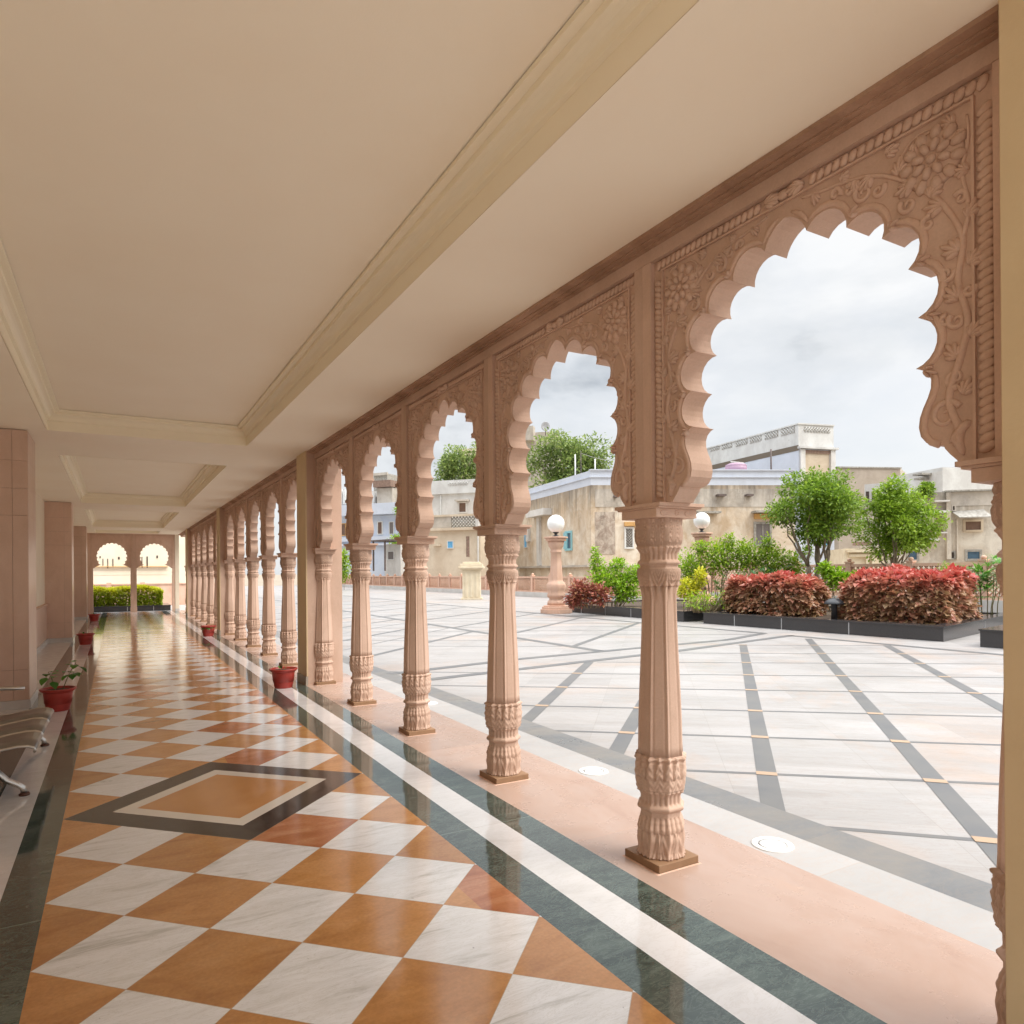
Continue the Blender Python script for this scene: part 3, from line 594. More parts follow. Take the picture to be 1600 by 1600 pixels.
# ------------------------------------------------------------------ arcade: one column, one arch, then copies
def interp(tab, z):
    for (a, ra), (b, rb) in zip(tab, tab[1:]):
        if a <= z <= b:
            t = (z - a) / (b - a) if b > a else 0; t = t * t * (3 - 2 * t) if b - a > 0.012 else t
            return ra + (rb - ra) * t
    return tab[-1][1]
PROF = [(0.046, .121), (0.08, .120), (0.142, .127), (0.175, .122), (0.181, .121), (0.186, .124), (0.200, .126), (0.232, .118), (0.262, .108), (0.290, .108), (0.296, .118), (0.304, .126), (0.316, .127), (0.324, .120), (0.330, .112), (0.338, .1075), (0.372, .108), (0.385, .112), (0.398, .127), (0.404, .126), (0.408, .121),
        (0.440, .126), (0.497, .131), (0.545, .127), (0.566, .124), (0.572, .131), (0.580, .130), (0.588, .119), (0.60, .1165), (1.490, .0895), (1.498, .0895), (1.502, .100), (1.512, .104), (1.535, .111), (1.580, .116), (1.598, .113), (1.602, .104), (1.618, .104), (1.622, .115), (1.630, .117), (1.638, .112), (1.646, .102), (1.675, .102), (1.700, .114), (1.708, .124),
        (1.713, .122), (1.718, .115), (1.752, .127), (1.80, .128), (1.828, .1235), (1.858, .125), (1.866, .124)]
def octf(a):
    q = pi / 4; return cos(q / 2) / cos(((a + q / 2) % q) - q / 2) * 1.0 / cos(q / 2) * 0.965
def tri(x): return abs(((x / pi) % 1.0) * 2 - 1)        # 1 at joints, 0 at petal centre
def col_fn(r, z, a):
    """octagon with carved leaves: bands of petals, scalloped lips and ribs on the corners"""
    zs = z; add = 0.0
    if 0.05 < z < 0.180:       # curling leaf base
        add = 0.0030 * sin(40 * a + 10 * sin(8 * a) * (z - 0.05) / 0.13) + 0.0018 * cos(16 * a)
        if z < 0.075: add += 0.006 * abs(cos(12 * a)) * (0.075 - z) / 0.025
    elif 0.180 <= z < 0.262:   # hanging fringe
        zs = z + 0.010 * (abs(sin(12 * a)) - 0.6) * max(0, 1 - abs(z - 0.198) / 0.03); add = 0.0055 * (abs(sin(12 * a)) ** 0.6) - 0.004
    elif 0.330 <= z < 0.41:    # upright fringe
        zs = z; add = 0.006 * (abs(sin(12 * a)) ** 0.6) - 0.005
    elif 0.41 <= z < 0.59:     # big lotus leaves with herringbone veins
        t = (z - 0.41) / 0.18; u = tri(8 * a + pi / 2)
        lim = 0.92 * (1 - t ** 3); add = 0.005 if u < lim else -0.003
        add += 0.0020 * sin(150 * (z - 0.41) + 5.5 * u) * (1 if u < lim * 0.85 else 0)
        if z > 0.56: add += 0.006 * (1 - u) - 0.003
    elif 0.59 <= z < 1.50:     # fluted shaft, thin ribs on the eight corners
        q = pi / 4; d = ((a + q / 2 + q / 2) % q) - q / 2      # distance from a corner
        add = 0.0045 * math.exp(-(d / 0.045) ** 2) - 0.0035 * math.exp(-((abs(d) - 0.115) / 0.035) ** 2)
    elif 1.50 <= z < 1.60:     # drooping palmettes
        t = (z - 1.50) / 0.10; u = tri(4 * a + pi / 2 * 0)
        add = 0.0034 * sin(26 * u * (0.35 + 0.65 * t) + 3 * t)
        if z < 1.53: add += 0.008 * abs(cos(8 * a)) * (1.53 - z) / 0.03 - 0.003
    elif 1.64 <= z < 1.716:    # upright fringe
        add = 0.0055 * (abs(sin(12 * a)) ** 0.6) - 0.005
    elif 1.716 <= z < 1.868:   # scrolled leaves
        t = (z - 1.716) / 0.15; u = tri(8 * a + pi / 2)
        add = 0.0034 * sin(17 * u * (0.5 + 0.5 * abs(cos(2.2 * pi * t))) + 2.5 * sin(2 * pi * t))
    return r * octf(a) + add * (1.0 if 0.59 <= z < 1.50 else 1.55), zs
def zs_range(a, b, step):
    n = max(2, int(round((b - a) / step))); return [a + (b - a) * i / n for i in range(n + 1)]
def col_part(name, zl, mat, parent):
    mb = MB(); mb.lathe([(interp(PROF, z), z) for z in zl], 144, fn=col_fn, cap=True)
    return mb.build(name, mat, parent)
def make_column():
    t = thing('stone_column', 'x', 'column')
    b = MB(); b.box(-0.14, 0.14, -0.14, 0.14, 0.004, 0.046); b.build('plinth', M['plinth_stone'], t, bevel=0.004)
    b = MB(); b.add([(-.165, -.155, .001), (.16, -.16, .001), (.158, .165, .001), (-.16, .16, .001), (-.142, -.142, .007), (.142, -.142, .007), (.142, .142, .007), (-.142, .142, .007)], [(0, 1, 5, 4), (1, 2, 6, 5), (2, 3, 7, 6), (3, 0, 4, 7)]); b.build('mortar_bed', M['sandstone_pale'], t)
    col_part('base', zs_range(0.046, 0.59, 0.0042), M['sandstone'], t)
    col_part('shaft', zs_range(0.5905, 1.50, 0.05), M['sandstone'], t)
    col_part('capital', zs_range(1.5003, 1.866, 0.0042), M['sandstone'], t)
    ab = MB(); ab.box(-0.142, 0.142, -0.142, 0.142, 1.866, 1.912); ab.box(-0.150, 0.150, -0.170, 0.170, 1.9125, 1.922); ab.box(-0.158, 0.158, -0.185, 0.185, 1.9222, 1.940)
    for s in (-1, 1):      # little carved commas on the faces toward the corridor and along the arcade
        for k in (-1, 1):
            pts = [(k * 0.085 + 0.028 * cos(a) , 1.889 + 0.014 * sin(a)) for a in [R(x) for x in range(40, 330, 24)]]
            ab.tube([(p[0], s * 0.1425, p[1]) for p in pts], 0.0028, 6)
        ab.tube([(0.012 * cos(R(x)), s * 0.1425, 1.889 + 0.012 * sin(R(x))) for x in range(0, 361, 30)], 0.0028, 6)
    ab.build('abacus', M['sandstone'], t, bevel=0.002)
    return t
col0 = make_column()

# arch outline: half of the cusps (distance from the arch centre, height), outermost first; foil depth points between them
CUSP = [(0.553, 2.301), (0.562, 2.481), (0.528, 2.667), (0.430, 2.819), (0.286, 2.924), (0.106, 2.990)]
DEEP = [(0.628, 2.398), (0.633, 2.585), (0.566, 2.770), (0.410, 2.925), (0.210, 3.032)]
FOOT = [(0.698, 1.940), (0.690, 1.955), (0.668, 1.978), (0.651, 2.000), (0.648, 2.012), (0.616, 2.016), (0.588, 2.030), (0.569, 2.055), (0.562, 2.088), (0.566, 2.122), (0.578, 2.155), (0.594, 2.188), (0.605, 2.220), (0.606, 2.250), (0.594, 2.278), (0.572, 2.295)]
APEX = (0.0, 3.092)
def arc3(a, m, b, n=9):
    ax, ay = a; bx, by = m; cx, cy = b
    d = 2 * (ax * (by - cy) + bx * (cy - ay) + cx * (ay - by))
    ux = ((ax * ax + ay * ay) * (by - cy) + (bx * bx + by * by) * (cy - ay) + (cx * cx + cy * cy) * (ay - by)) / d
    uy = ((ax * ax + ay * ay) * (cx - bx) + (bx * bx + by * by) * (ax - cx) + (cx * cx + cy * cy) * (bx - ax)) / d
    r = hypot(ax - ux, ay - uy); t0 = atan2(ay - uy, ax - ux); tm = atan2(by - uy, bx - ux); t1 = atan2(cy - uy, cx - ux)
    def un(t, ref):
        while t < ref: t += 2 * pi
        return t
    tm_, t1_ = un(tm, t0), un(t1, t0)
    if tm_ > t1_: t1_ -= 2 * pi
    return [(ux + r * cos(t0 + (t1_ - t0) * i / n), uy + r * sin(t0 + (t1_ - t0) * i / n)) for i in range(n + 1)], (ux, uy), r
def arch_half():
    """from the right foot up to the apex"""
    pts = list(FOOT); foils = []
    for i in range(len(DEEP)):
        a, c, r = arc3(CUSP[i], DEEP[i], CUSP[i + 1]); foils.append((a, c, r)); pts += a if i == 0 else a[1:]
    t, c, r = arc3(CUSP[-1], (0.066, 3.056), APEX, 6); foils.append((t, c, r)); pts += t[1:]
    return pts, foils
def vine(mb, pts, r0, r1, x, n=24, flat=1.15):
    """a raised stem on the panel face: Catmull-Rom through (u, z) points"""
    P_ = [Vector((p[0], p[1])) for p in pts]; P_ = [P_[0] * 2 - P_[1]] + P_ + [P_[-1] * 2 - P_[-2]]; out = []
    for i in range(1, len(P_) - 2):
        for k in range(5):
            t = k / 5; a, b, c, d = P_[i - 1], P_[i], P_[i + 1], P_[i + 2]
            out.append(0.5 * ((2 * b) + (c - a) * t + (2 * a - 5 * b + 4 * c - d) * t * t + (3 * b - a - 3 * c + d) * t ** 3))
    out.append(P_[-2]); k = len(out)
    mb.tube([(x, p.x, p.y) for p in out], [r0 + (r1 - r0) * i / (k - 1) for i in range(k)], 7, (flat, 1, 1))
def leaf(mb, u, z, ang, ln, wd, x, th=0.012):
    th *= 1.7
    c, s = cos(ang), sin(ang)
    mb.ell((x, u + c * ln / 2, z + s * ln / 2), ((0, c * ln / 2, s * ln / 2), (0, -s * wd / 2, c * wd / 2), (th, 0, 0)), 8, 5)
def fan(mb, u, z, ang, ln, x, n=5, spread=1.5):
    for k in range(n):
        a = ang + spread * (k / (n - 1) - 0.5); l = ln * (1 - 0.35 * abs(k / (n - 1) - 0.5) * 2)
        leaf(mb, u, z, a, l, ln * 0.26, x, 0.011)
def spiral(mb, u, z, r, a0, turns, x, sgn=1):
    n = 22; pts = []
    for i in range(n):
        t = i / (n - 1); a = a0 + sgn * turns * 2 * pi * t; q = r * (1 - 0.82 * t); pts.append((x, u + q * cos(a), z + q * sin(a)))
    mb.tube(pts, [0.0115 - 0.006 * i / (n - 1) for i in range(n)], 7, (1.2, 1, 1))
HB = 0.8875; XI, XO = 2.80, 2.945
def make_arch(name='scalloped_arch', hb=HB, carve=True):
    t = thing(name, 'x', 'arch')
    half, foils = arch_half(); sc_ = 1.0
    cont = half + [(-u, z) for u, z in half[-2::-1]]         # right foot -> apex -> left foot
    x0, x1 = XI - 2.89, XO - 2.89
    ring = cont + [(-hb, 1.940), (-hb, 3.215), (hb, 3.215), (hb, 1.940)]
    n = len(ring); pm = MB()
    pm.add([(x0, u, z) for u, z in ring], [tuple(range(n))]); pm.add([(x1, u, z) for u, z in ring], [tuple(range(n - 1, -1, -1))])
    m = len(cont)
    for i in range(m - 1):
        a, b = cont[i], cont[i + 1]
        pm.add([(x0, *a), (x0, *b), (x1, *b), (x1, *a)], [(0, 1, 2, 3)])
    for a, b in (((-hb, 1.94), (-hb, 3.215)), ((-hb, 3.215), (hb, 3.215)), ((hb, 3.215), (hb, 1.94)), (cont[-1], (-hb, 1.94)), ((hb, 1.94), cont[0])):
        pm.add([(x0, *a), (x0, *b), (x1, *b), (x1, *a)], [(0, 1, 2, 3)])
    pm.build('panel', M['sandstone'], t, recalc=True)
    fr = MB()
    for s in (-1, 1):
        ya, yb = sorted((s * 0.822, s * (hb - 0.0004))); MB().box(x0 - 0.030, x0 + 0.002, ya, yb, 1.9405, 3.2145).build('pilaster_strip', M['sandstone'], t)
        ya, yb = sorted((s * 0.748, s * 0.757)); fr.box(x0 - 0.014, x0 + 0.002, ya, yb, 1.9405, 3.1503)
    fr.box(x0 - 0.014, x0 + 0.002, -0.757, 0.757, 3.1502, 3.158)
    fr.build('inner_fillet', M['sandstone'], t)
    # raised roll following every foil
    for s in (-1, 1):
        roll = MB(); pts = FOOT[5:-1]
        roll.tube([(x0, s * (u + 0.018), z) for u, z in pts], [0.013] * (len(pts) - 2) + [0.010, 0.005], 8, (0.8, 1, 1))
        for a, c, r in foils:
            k = (r + 0.020) / r; a = a[1:] if a[-1][0] == 0 else a[1:-1]; n_ = len(a)
            roll.tube([(x0, s * (c[0] + (u - c[0]) * k), c[1] + (z - c[1]) * k) for u, z in a], [0.0135 * min(1.0, 0.35 + 0.4 * min(q, (n_ - 1 - q) if a[-1][0] else 9)) for q in range(n_)], 8, (0.9, 1, 1))
        roll.build('foil_moulding', M['sandstone'], t)
    if carve:
        for s in (-1, 1):      # twisted rope up both sides and across the top
            z = 1.985; rp = MB()
            while z < 3.12:
                rp.ell((x0 - 0.004, s * 0.789, z), ((0, 0.028 , 0.013 * s), (0, -0.006 * s, 0.017), (0.014, 0, 0)), 8, 5); z += 0.030
            rp.build('rope_moulding', M['sandstone'], t)
        rp = MB()
        for k in range(-22, 23):
            if abs(k) < 4: continue
            rp.ell((x0 - 0.004, k * 0.0355, 3.187), ((0, 0.018, 0.004), (0, -0.010, 0.026), (0.012, 0, 0)), 8, 5)
        for s in (-1, 1): fan(rp, s * 0.10, 3.187, 0 if s < 0 else pi, 0.10, x0 - 0.006, 5, 1.0)
        rp.ell((x0 - 0.004, 0, 3.187), ((0, 0.03, 0), (0, 0, 0.024), (0.02, 0, 0)), 10, 6)
        rp.build('top_rope_moulding', M['sandstone'], t)
        for s in (-1, 1):
            vn = MB(); x = x0
            def S(l): return [(s * u, z) for u, z in l]
            vine(vn, S([(0.700, 2.06), (0.668, 2.17), (0.705, 2.30), (0.730, 2.42), (0.700, 2.56), (0.716, 2.70), (0.660, 2.83), (0.600, 2.91), (0.520, 2.99), (0.42, 3.06), (0.30, 3.10), (0.18, 3.118), (0.09, 3.135)]), 0.0145, 0.007, x)
            vine(vn, S([(0.716, 2.70), (0.735, 2.80), (0.715, 2.92), (0.735, 3.03), (0.730, 3.11)]), 0.010, 0.005, x)
            vine(vn, S([(0.520, 2.99), (0.505, 3.04), (0.52, 3.10), (0.57, 3.13), (0.63, 3.125)]), 0.009, 0.004, x)
            ang = lambda a: a if s > 0 else pi - a
            for (u, z, a, l) in [(0.70, 2.30, 2.2, .075), (0.705, 2.50, 2.3, .08), (0.71, 2.66, 2.6, .085), (0.655, 2.84, 2.9, .08), (0.55, 2.965, 3.3, .075), (0.40, 3.07, 3.6, .07), (0.27, 3.105, 0.9, .05), (0.735, 2.92, 2.7, .06), (0.69, 3.10, 2.4, .06), (0.735, 2.36, 0.9, .07), (0.735, 2.60, 0.7, .075), (0.735, 2.76, 1.2, .07), (0.61, 2.885, 1.0, .07), (0.50, 3.02, 1.5, .075), (0.34, 3.085, 4.3, .055), (0.45, 3.115, 0.4, .06), (0.16, 3.118, 4.4, .05), (0.715, 2.17, 1.2, .065), (0.73, 3.06, 3.6, .05), (0.56, 3.11, 4.9, .06)]:
                fan(vn, s * u, z, ang(a), l, x, 5, 1.5)
            for (u, z, r, a0, tn, sg) in [(0.655, 2.115, 0.052, 0.4, 1.3, 1), (0.690, 2.235, 0.034, -1.2, 1.2, -1), (0.695, 2.43, 0.03, 2.2, 1.2, 1), (0.36, 3.025, 0.040, 1.6, 1.3, 1), (0.66, 2.60, 0.03, 0.2, 1.2, -1), (0.53, 2.90, 0.032, 2.4, 1.2, 1), (0.24, 3.075, 0.026, -0.6, 1.1, 1), (0.735, 2.52, 0.022, 0.4, 1.2, -1), (0.60, 2.80, 0.026, 1.0, 1.2, 1), (0.42, 3.005, 0.026, 0.5, 1.2, -1), (0.71, 2.84, 0.024, 2.6, 1.2, -1), (0.30, 3.062, 0.022, 2.0, 1.2, -1), (0.66, 2.44, 0.020, 1.4, 1.1, 1)]:
                spiral(vn, s * u, z, r, ang(a0), tn, x, sg * s)
            for k in range(5): leaf(vn, s * (0.715 - 0.012 * k), 1.965 + 0.012 * k, ang(1.9 - 0.28 * k), 0.10, 0.03, x, 0.014)
            for c in CUSP[:5]:      # three-lobed leaf behind each cusp
                d = Vector((c[0], c[1] - 2.55)).normalized(); fan(vn, s * (c[0] + d.x * 0.034), c[1] + d.y * 0.034, ang(atan2(d.y, d.x)), 0.052, x - 0.003, 3, 1.3)
            vn.build('carved_vine', M['sandstone'], t)
            rs = MB(); cu, cz_ = s * 0.620, 3.015
            rs.ell((x, cu, cz_), ((0, 0.105, 0), (0, 0, 0.105), (0.016, 0, 0)), 20, 6)
            for k in range(11): a = 2 * pi * k / 11; leaf(rs, cu + cos(a) * 0.060, cz_ + sin(a) * 0.060, a, 0.058, 0.042, x - 0.006, 0.011)
            for k in range(8): a = 2 * pi * k / 8 + 0.3; leaf(rs, cu + cos(a) * 0.022, cz_ + sin(a) * 0.022, a, 0.050, 0.032, x - 0.016, 0.010)
            rs.ell((x - 0.016, cu, cz_), ((0, 0.018, 0), (0, 0, 0.018), (0.012, 0, 0)), 10, 6)
            rs.build('carved_rosette', M['sandstone'], t)
    return t
arch0 = make_arch()

ORD = ['first', 'second', 'third', 'fourth', 'fifth', 'sixth']
BAY = ['nearest bay', 'bay past the first cream pier', 'bay past the second cream pier', 'last bay before the end arches']
STEP = 1.775
firstc = firsta = True
for k in range(4):
    y0 = -2.92 + P * k
    ncol = 6 if k < 3 else 2
    for i in range(ncol):
        y = y0 + STEP * i; yc = y0 - 0.015 if i == 0 else y0 + 0.022 + 1.772 * i
        if k == 3 and y > 29.0: continue
        if i in (0, 5): lab = 'carved pink column built against the %s pier of the %s' % ('near' if i == 0 else 'far', BAY[k])
        else: lab = 'carved pink column, %s free-standing one of the %s' % (['', 'nearest', 'second', 'third', 'farthest'][i], BAY[k])
        if firstc: col0.location = (2.89, yc, 0); col0['label'] = lab; col0['group'] = 'carved columns of the arcade'; firstc = False
        else: dup(col0, (2.89, yc, 0), lab, group='carved columns of the arcade')
        if i < 5 and not (k == 3 and i > 0):
            lab = 'scalloped pink arch, %s in the %s' % (['nearest', 'second', 'middle', 'fourth', 'farthest'][i], BAY[k])
            if k == 3: lab = 'scalloped pink arch in the short last bay beside the end arches'
            if firsta: arch0.location = (2.89, y + STEP / 2, 0); arch0['label'] = lab; arch0['group'] = 'scalloped arches of the arcade'; firsta = False
            else: dup(arch0, (2.89, y + STEP / 2, 0), lab, group='scalloped arches of the arcade')
    ye = y0 + STEP * 5 if k < 3 else YF
    t = thing('stone_lintel', 'plain pink stone lintel with cornice over the %s' % BAY[k], 'lintel', (2.89, (y0 + ye) / 2, 0), 0, 'stone lintels of the arcade')
    h = (ye - y0) / 2 - 0.002
    MB().box(2.768 - 2.89, 2.955 - 2.89, -h, h, 3.2155, 3.281).build('beam', M['sandstone'], t)
    c = MB(); 
    for (xa, za, zb) in ((2.742, 3.2815, 3.292), (2.715, 3.2922, 3.301), (2.672, 3.3012, 3.3195)): c.box(xa - 2.89, 2.975 - 2.89, -h, h, za, zb)
    c.build('cornice', M['sandstone_worn'], t)
pier0 = None
for k in range(-1, 3):
    y = 5.932 + P * k
    lab = ['cream faced pier at the right edge of the view', 'cream faced pink stone pier, first one along the arcade', 'cream faced pink stone pier, second one along the arcade', 'cream faced pink stone pier, farthest one along the arcade'][k + 1]
    if pier0 is None:
        t = thing('pier', lab, 'pier', (2.89, y + 0.265, 0), 0, 'piers between the bays'); pier0 = t
        MB().box(2.662 - 2.89, 3.16 - 2.89, -0.262, 0.262, 0, CZ - 0.001).build('stone_core', M['sandstone'], t, bevel=0.003)
        MB().box(2.640 - 2.89, 2.6615 - 2.89, -0.270, 0.270, 0.125, CZ - 0.001).build('plaster_face', M['plaster_tan'], t, bevel=0.004)
        MB().box(2.628 - 2.89, 2.6612 - 2.89, -0.276, 0.276, 0, 0.124).build('skirting', M['skirting_dark'], t, bevel=0.003)
    else: dup(pier0, (2.89, y + 0.265, 0), lab)

# ------------------------------------------------------------------ end wall: two many-foiled arches
def end_arch(cx_, hb, lab):
    t = thing('end_arch', lab, 'arch', (cx_, YF, 0), 0, 'pair of arches closing the corridor')
    R0, zc = 0.505, 2.36; n = 15; a0 = R(-40); cus = []
    for i in range(n + 1):
        a = a0 + (pi - 2 * a0) * i / n; cus.append((R0 * cos(a), zc + R0 * 1.03 * sin(a)))
    pts = [(hb - 0.115, 0.0), (hb - 0.115, 1.55), (hb - 0.10, 1.62), (hb - 0.115, 1.66), (hb - 0.10, 1.85), (0.56, 1.945), (0.47, 1.985)]
    for a, b in zip(cus, cus[1:]):
        m = ((a[0] + b[0]) / 2, (a[1] + b[1]) / 2); d = Vector((m[0], m[1] - zc)).normalized(); q = 0.058
        pts += arc3(a, (m[0] + d.x * q, m[1] + d.y * q), b, 6)[0]
    pts += [(-u, z) for u, z in reversed(pts[:7])]
    pts = [p for i, p in enumerate(pts) if i == 0 or hypot(p[0] - pts[i - 1][0], p[1] - pts[i - 1][1]) > 1e-4]
    ring = pts + [(-hb, 0.0), (-hb, 3.24), (hb, 3.24), (hb, 0.0)]
    k = len(ring); mb = MB()
    mb.add([(u, 0, z) for u, z in ring], [tuple(range(k))]); mb.add([(u, 0.15, z) for u, z in ring], [tuple(range(k - 1, -1, -1))])
    for i in range(k):
        a, b = ring[i], ring[(i + 1) % k]; mb.add([(a[0], 0, a[1]), (b[0], 0, b[1]), (b[0], 0.15, b[1]), (a[0], 0.15, a[1])], [(0, 1, 2, 3)])
    mb.build('panel', M['sandstone'], t, recalc=True)
    for s in (-1, 1):
        f = MB()
        xa, xb = sorted((s * (hb - 0.001), s * (hb - 0.10))); f.box(xa, xb, -0.03, -0.001, 1.9592, 3.239)
        xa, xb = sorted((s * (hb - 0.001), s * (hb - 0.13))); f.box(xa, xb, -0.05, -0.001, 1.90, 1.959)
        xa, xb = sorted((s * (hb - 0.001), s * (hb - 0.112))); f.box(xa, xb, -0.03, -0.001, 0.2202, 1.8998)
        xa, xb = sorted((s * (hb - 0.001), s * (hb - 0.125))); f.box(xa, xb, -0.04, -0.001, 0.0, 0.22)
        f.build('jamb_column', M['sandstone'], t)
    b = MB().box(-hb, hb, -0.05, 0.17, 3.2405, CZ - 0.001); b.build('lintel', M['sandstone'], t)
end_arch(0.17, 0.79, 'many scalloped round arch closing the corridor, the one beside the left wall')
end_arch(1.75, 0.79, 'many scalloped round arch closing the corridor, the one beside the arcade')
e_ = thing('end_pier', 'narrow cream pier between the end arches and the arcade', 'pier', (2.60, YF, 0))
MB().box(-0.059, 0.10, -0.05, 0.17, 0.0, CZ - 0.001).build('shaft', M['wall_cream'], e_); MB().box(-0.0592, 0.105, -0.056, 0.172, 0.0, 0.11).build('skirting', M['skirting'], e_)
struct(MB().box(-1.5, -0.6205, YF - 0.02, YF + 0.16, 0, CZ - 0.001).build('end_wall', M['sandstone_clad']))

# ------------------------------------------------------------------ flower pots
def pot(loc, r, h, lab, plant):
    t = thing('flower_pot', lab, 'flower pot', (loc[0], loc[1], 0), random.random(), 'red flower pots along the corridor')
    R_ = r
    MB().lathe([(0.60 * R_, 0.0), (0.63 * R_, 0.01), (0.70 * R_, 0.30 * h), (0.705 * R_, 0.34 * h), (0.735 * R_, 0.345 * h), (0.80 * R_, 0.80 * h), (0.80 * R_, 0.82 * h), (0.88 * R_, 0.86 * h), (0.99 * R_, 0.93 * h), (R_, 0.97 * h), (0.985 * R_, h), (0.91 * R_, h), (0.86 * R_, 0.96 * h), (0.80 * R_, 0.84 * h)], 48).build('pot', M['terracotta'], t)
    MB().lathe([(0.845 * R_, 0.90 * h), (0.80 * R_, 0.905 * h), (0.3 * R_, 0.925 * h)], 24).build('soil', M['soil'], t)
    plant(t, h)
def flat_leaf(mb, base, tip, w, up=Vector((0, 0, 1)), fold=0.15, n=5):
    base, tip = Vector(base), Vector(tip); d = tip - base; side = d.cross(up)
    if side.length < 1e-6: side = Vector((1, 0, 0))
    side.normalize(); nr = side.cross(d).normalized(); o = len(mb.v)
    for i in range(n + 1):
        t = i / n; c = base + d * t + nr * (0.10 * d.length * sin(pi * t * 0.9)); k = w * sin(pi * (t ** 0.75)) + (0.0006)
        mb.v += [tuple(c - side * k + nr * k * fold), tuple(c), tuple(c + side * k + nr * k * fold)]
    for i in range(n):
        for j in (0, 1): mb.f.append((o + i * 3 + j, o + i * 3 + j + 1, o + i * 3 + 4 + j, o + i * 3 + 3 + j)); mb.sm.append(True)
def plant_leafy(t, h):
    st = MB(); lf = MB()
    for (dx, dy, dz, n_) in [(-0.10, -0.01, 0.20, 7), (0.20, 0.04, 0.28, 10)]:
        top = Vector((dx, dy, h + dz)); b = Vector((dx * 0.25, dy * 0.2, h * 0.9))
        st.tube([b, b * 0.6 + top * 0.4 + Vector((0, 0, 0.03)), top], [0.0055, 0.0045, 0.003], 7)
        for k in range(n_):
            a = k * 2.4 + dx * 9; s = top + Vector((0, 0, -0.012 * k))
            if k > 3: s = b * 0.35 + top * 0.65
            e2 = s + Vector((cos(a) * 0.125, sin(a) * 0.125, 0.0 - 0.06 * (k % 3)))
            st.tube([s, s * 0.6 + e2 * 0.4], 0.002, 5); flat_leaf(lf, s * 0.7 + e2 * 0.3, e2, 0.046)
    st.build('stem', M['stem'], t); lf.build('leaves', M['lf_pot'], t)
def plant_stub(t, h):
    st = MB(); lf = MB()
    for k in range(9):
        a = k * 2.1; s = Vector((0.015 * cos(a) - 0.02, 0.015 * sin(a), h * 0.9)); e2 = s + Vector((cos(a) * 0.06, sin(a) * 0.06, 0.045 + 0.012 * (k % 3)))
        st.tube([s, s * 0.5 + e2 * 0.5], 0.003, 5); flat_leaf(lf, s * 0.6 + e2 * 0.4, e2, 0.018)
    st.build('stem', M['stem'], t); lf.build('leaves', M['lf_pot'], t)
def plant_droop(t, h):
    st = MB(); lf = MB()
    for k in range(10):
        a = 2.6 + k * 0.23; s = Vector((0.06 * cos(a), 0.06 * sin(a), h * 0.92)); e2 = s + Vector((cos(a) * 0.12, sin(a) * 0.12, -0.03 - 0.018 * (k % 4)))
        st.tube([s, s * 0.5 + e2 * 0.5 + Vector((0, 0, 0.03))], 0.003, 5); flat_leaf(lf, s * 0.5 + e2 * 0.5 + Vector((0, 0, 0.03)), e2, 0.028)
    st.build('stem', M['stem'], t); lf.build('leaves', M['lf_pot'], t)
pot((-0.29, 5.68), 0.187, 0.265, 'red flower pot with a leafy two-stemmed plant beside the nearest left pillar', plant_leafy)
pot((-0.30, 14.55), 0.185, 0.25, 'red flower pot on the white strip by the second left pillar', plant_stub)
pot((-0.35, 23.7), 0.185, 0.25, 'small looking red flower pot at the far end of the left wall', plant_stub)
pot((2.32, 5.92), 0.190, 0.27, 'red flower pot with a tiny seedling in front of the first cream pier', plant_stub)
pot((2.35, 15.2), 0.190, 0.27, 'red flower pot with drooping leaves in front of the second cream pier', plant_droop)

# ------------------------------------------------------------------ metal waiting bench against the left wall
bt = thing('waiting_bench', 'three seat metal waiting bench with chrome arms along the left wall', 'bench', (0, 0, 0))
SP = [(-0.205, 0.335), (-0.195, 0.352), (-0.205, 0.368), (-0.24, 0.382), (-0.30, 0.385), (-0.40, 0.372), (-0.52, 0.352), (-0.60, 0.345), (-0.66, 0.362), (-0.70, 0.42), (-0.735, 0.52), (-0.775, 0.64), (-0.81, 0.74)]
for k in range(3):
    ya, yb = 1.915 + 0.548 * k, 1.915 + 0.548 * k + 0.505
    m = MB(); n = len(SP); th = 0.006
    m.add([(x, ya, z) for x, z in SP] + [(x, yb, z) for x, z in SP], [(i, i + 1, n + i + 1, n + i) for i in range(n - 1)], True)
    so = m.build('seat', M['seat_metal'], bt); sd = so.modifiers.new('thickness', 'SOLIDIFY'); sd.thickness = th
    rim = MB()
    for y in (ya, yb): rim.tube([(x, y, z) for x, z in SP], 0.009, 8)
    rim.build('rim', M['steel'], so)
MB().box(-0.56, -0.48, 1.82, 3.80, 0.26, 0.31).build('beam', M['black_metal'], bt, bevel=0.006)
for y in (2.06, 3.72):
    lg = MB(); lg.tube([(-0.54, y, 0.30), (-0.46, y, 0.22), (-0.38, y, 0.125), (-0.315, y, 0.085), (-0.285, y, 0.06), (-0.275, y, 0.018)], [0.026, 0.025, 0.023, 0.021, 0.02, 0.02], 12)
    lg.tube([(-0.54, y, 0.30), (-0.64, y, 0.20), (-0.76, y, 0.08), (-0.80, y, 0.018)], [0.026, 0.024, 0.021, 0.02], 12)
    lo = lg.build('leg', M['steel'], bt)
    ft = MB(); [ft.lathe([(0.033, 0.001), (0.036, 0.012), (0.026, 0.024)], 16, x, y) for x in (-0.275, -0.80)]; ft.build('foot_cap', M['rubber'], lo)
for y in (1.86, 3.62):
    MB().tube([(-0.60, y, 0.30), (-0.72, y, 0.40), (-0.745, y, 0.52), (-0.70, y, 0.572), (-0.60, y, 0.575), (-0.50, y, 0.570), (-0.415, y, 0.565)], 0.017, 10).build('armrest', M['steel'], bt)

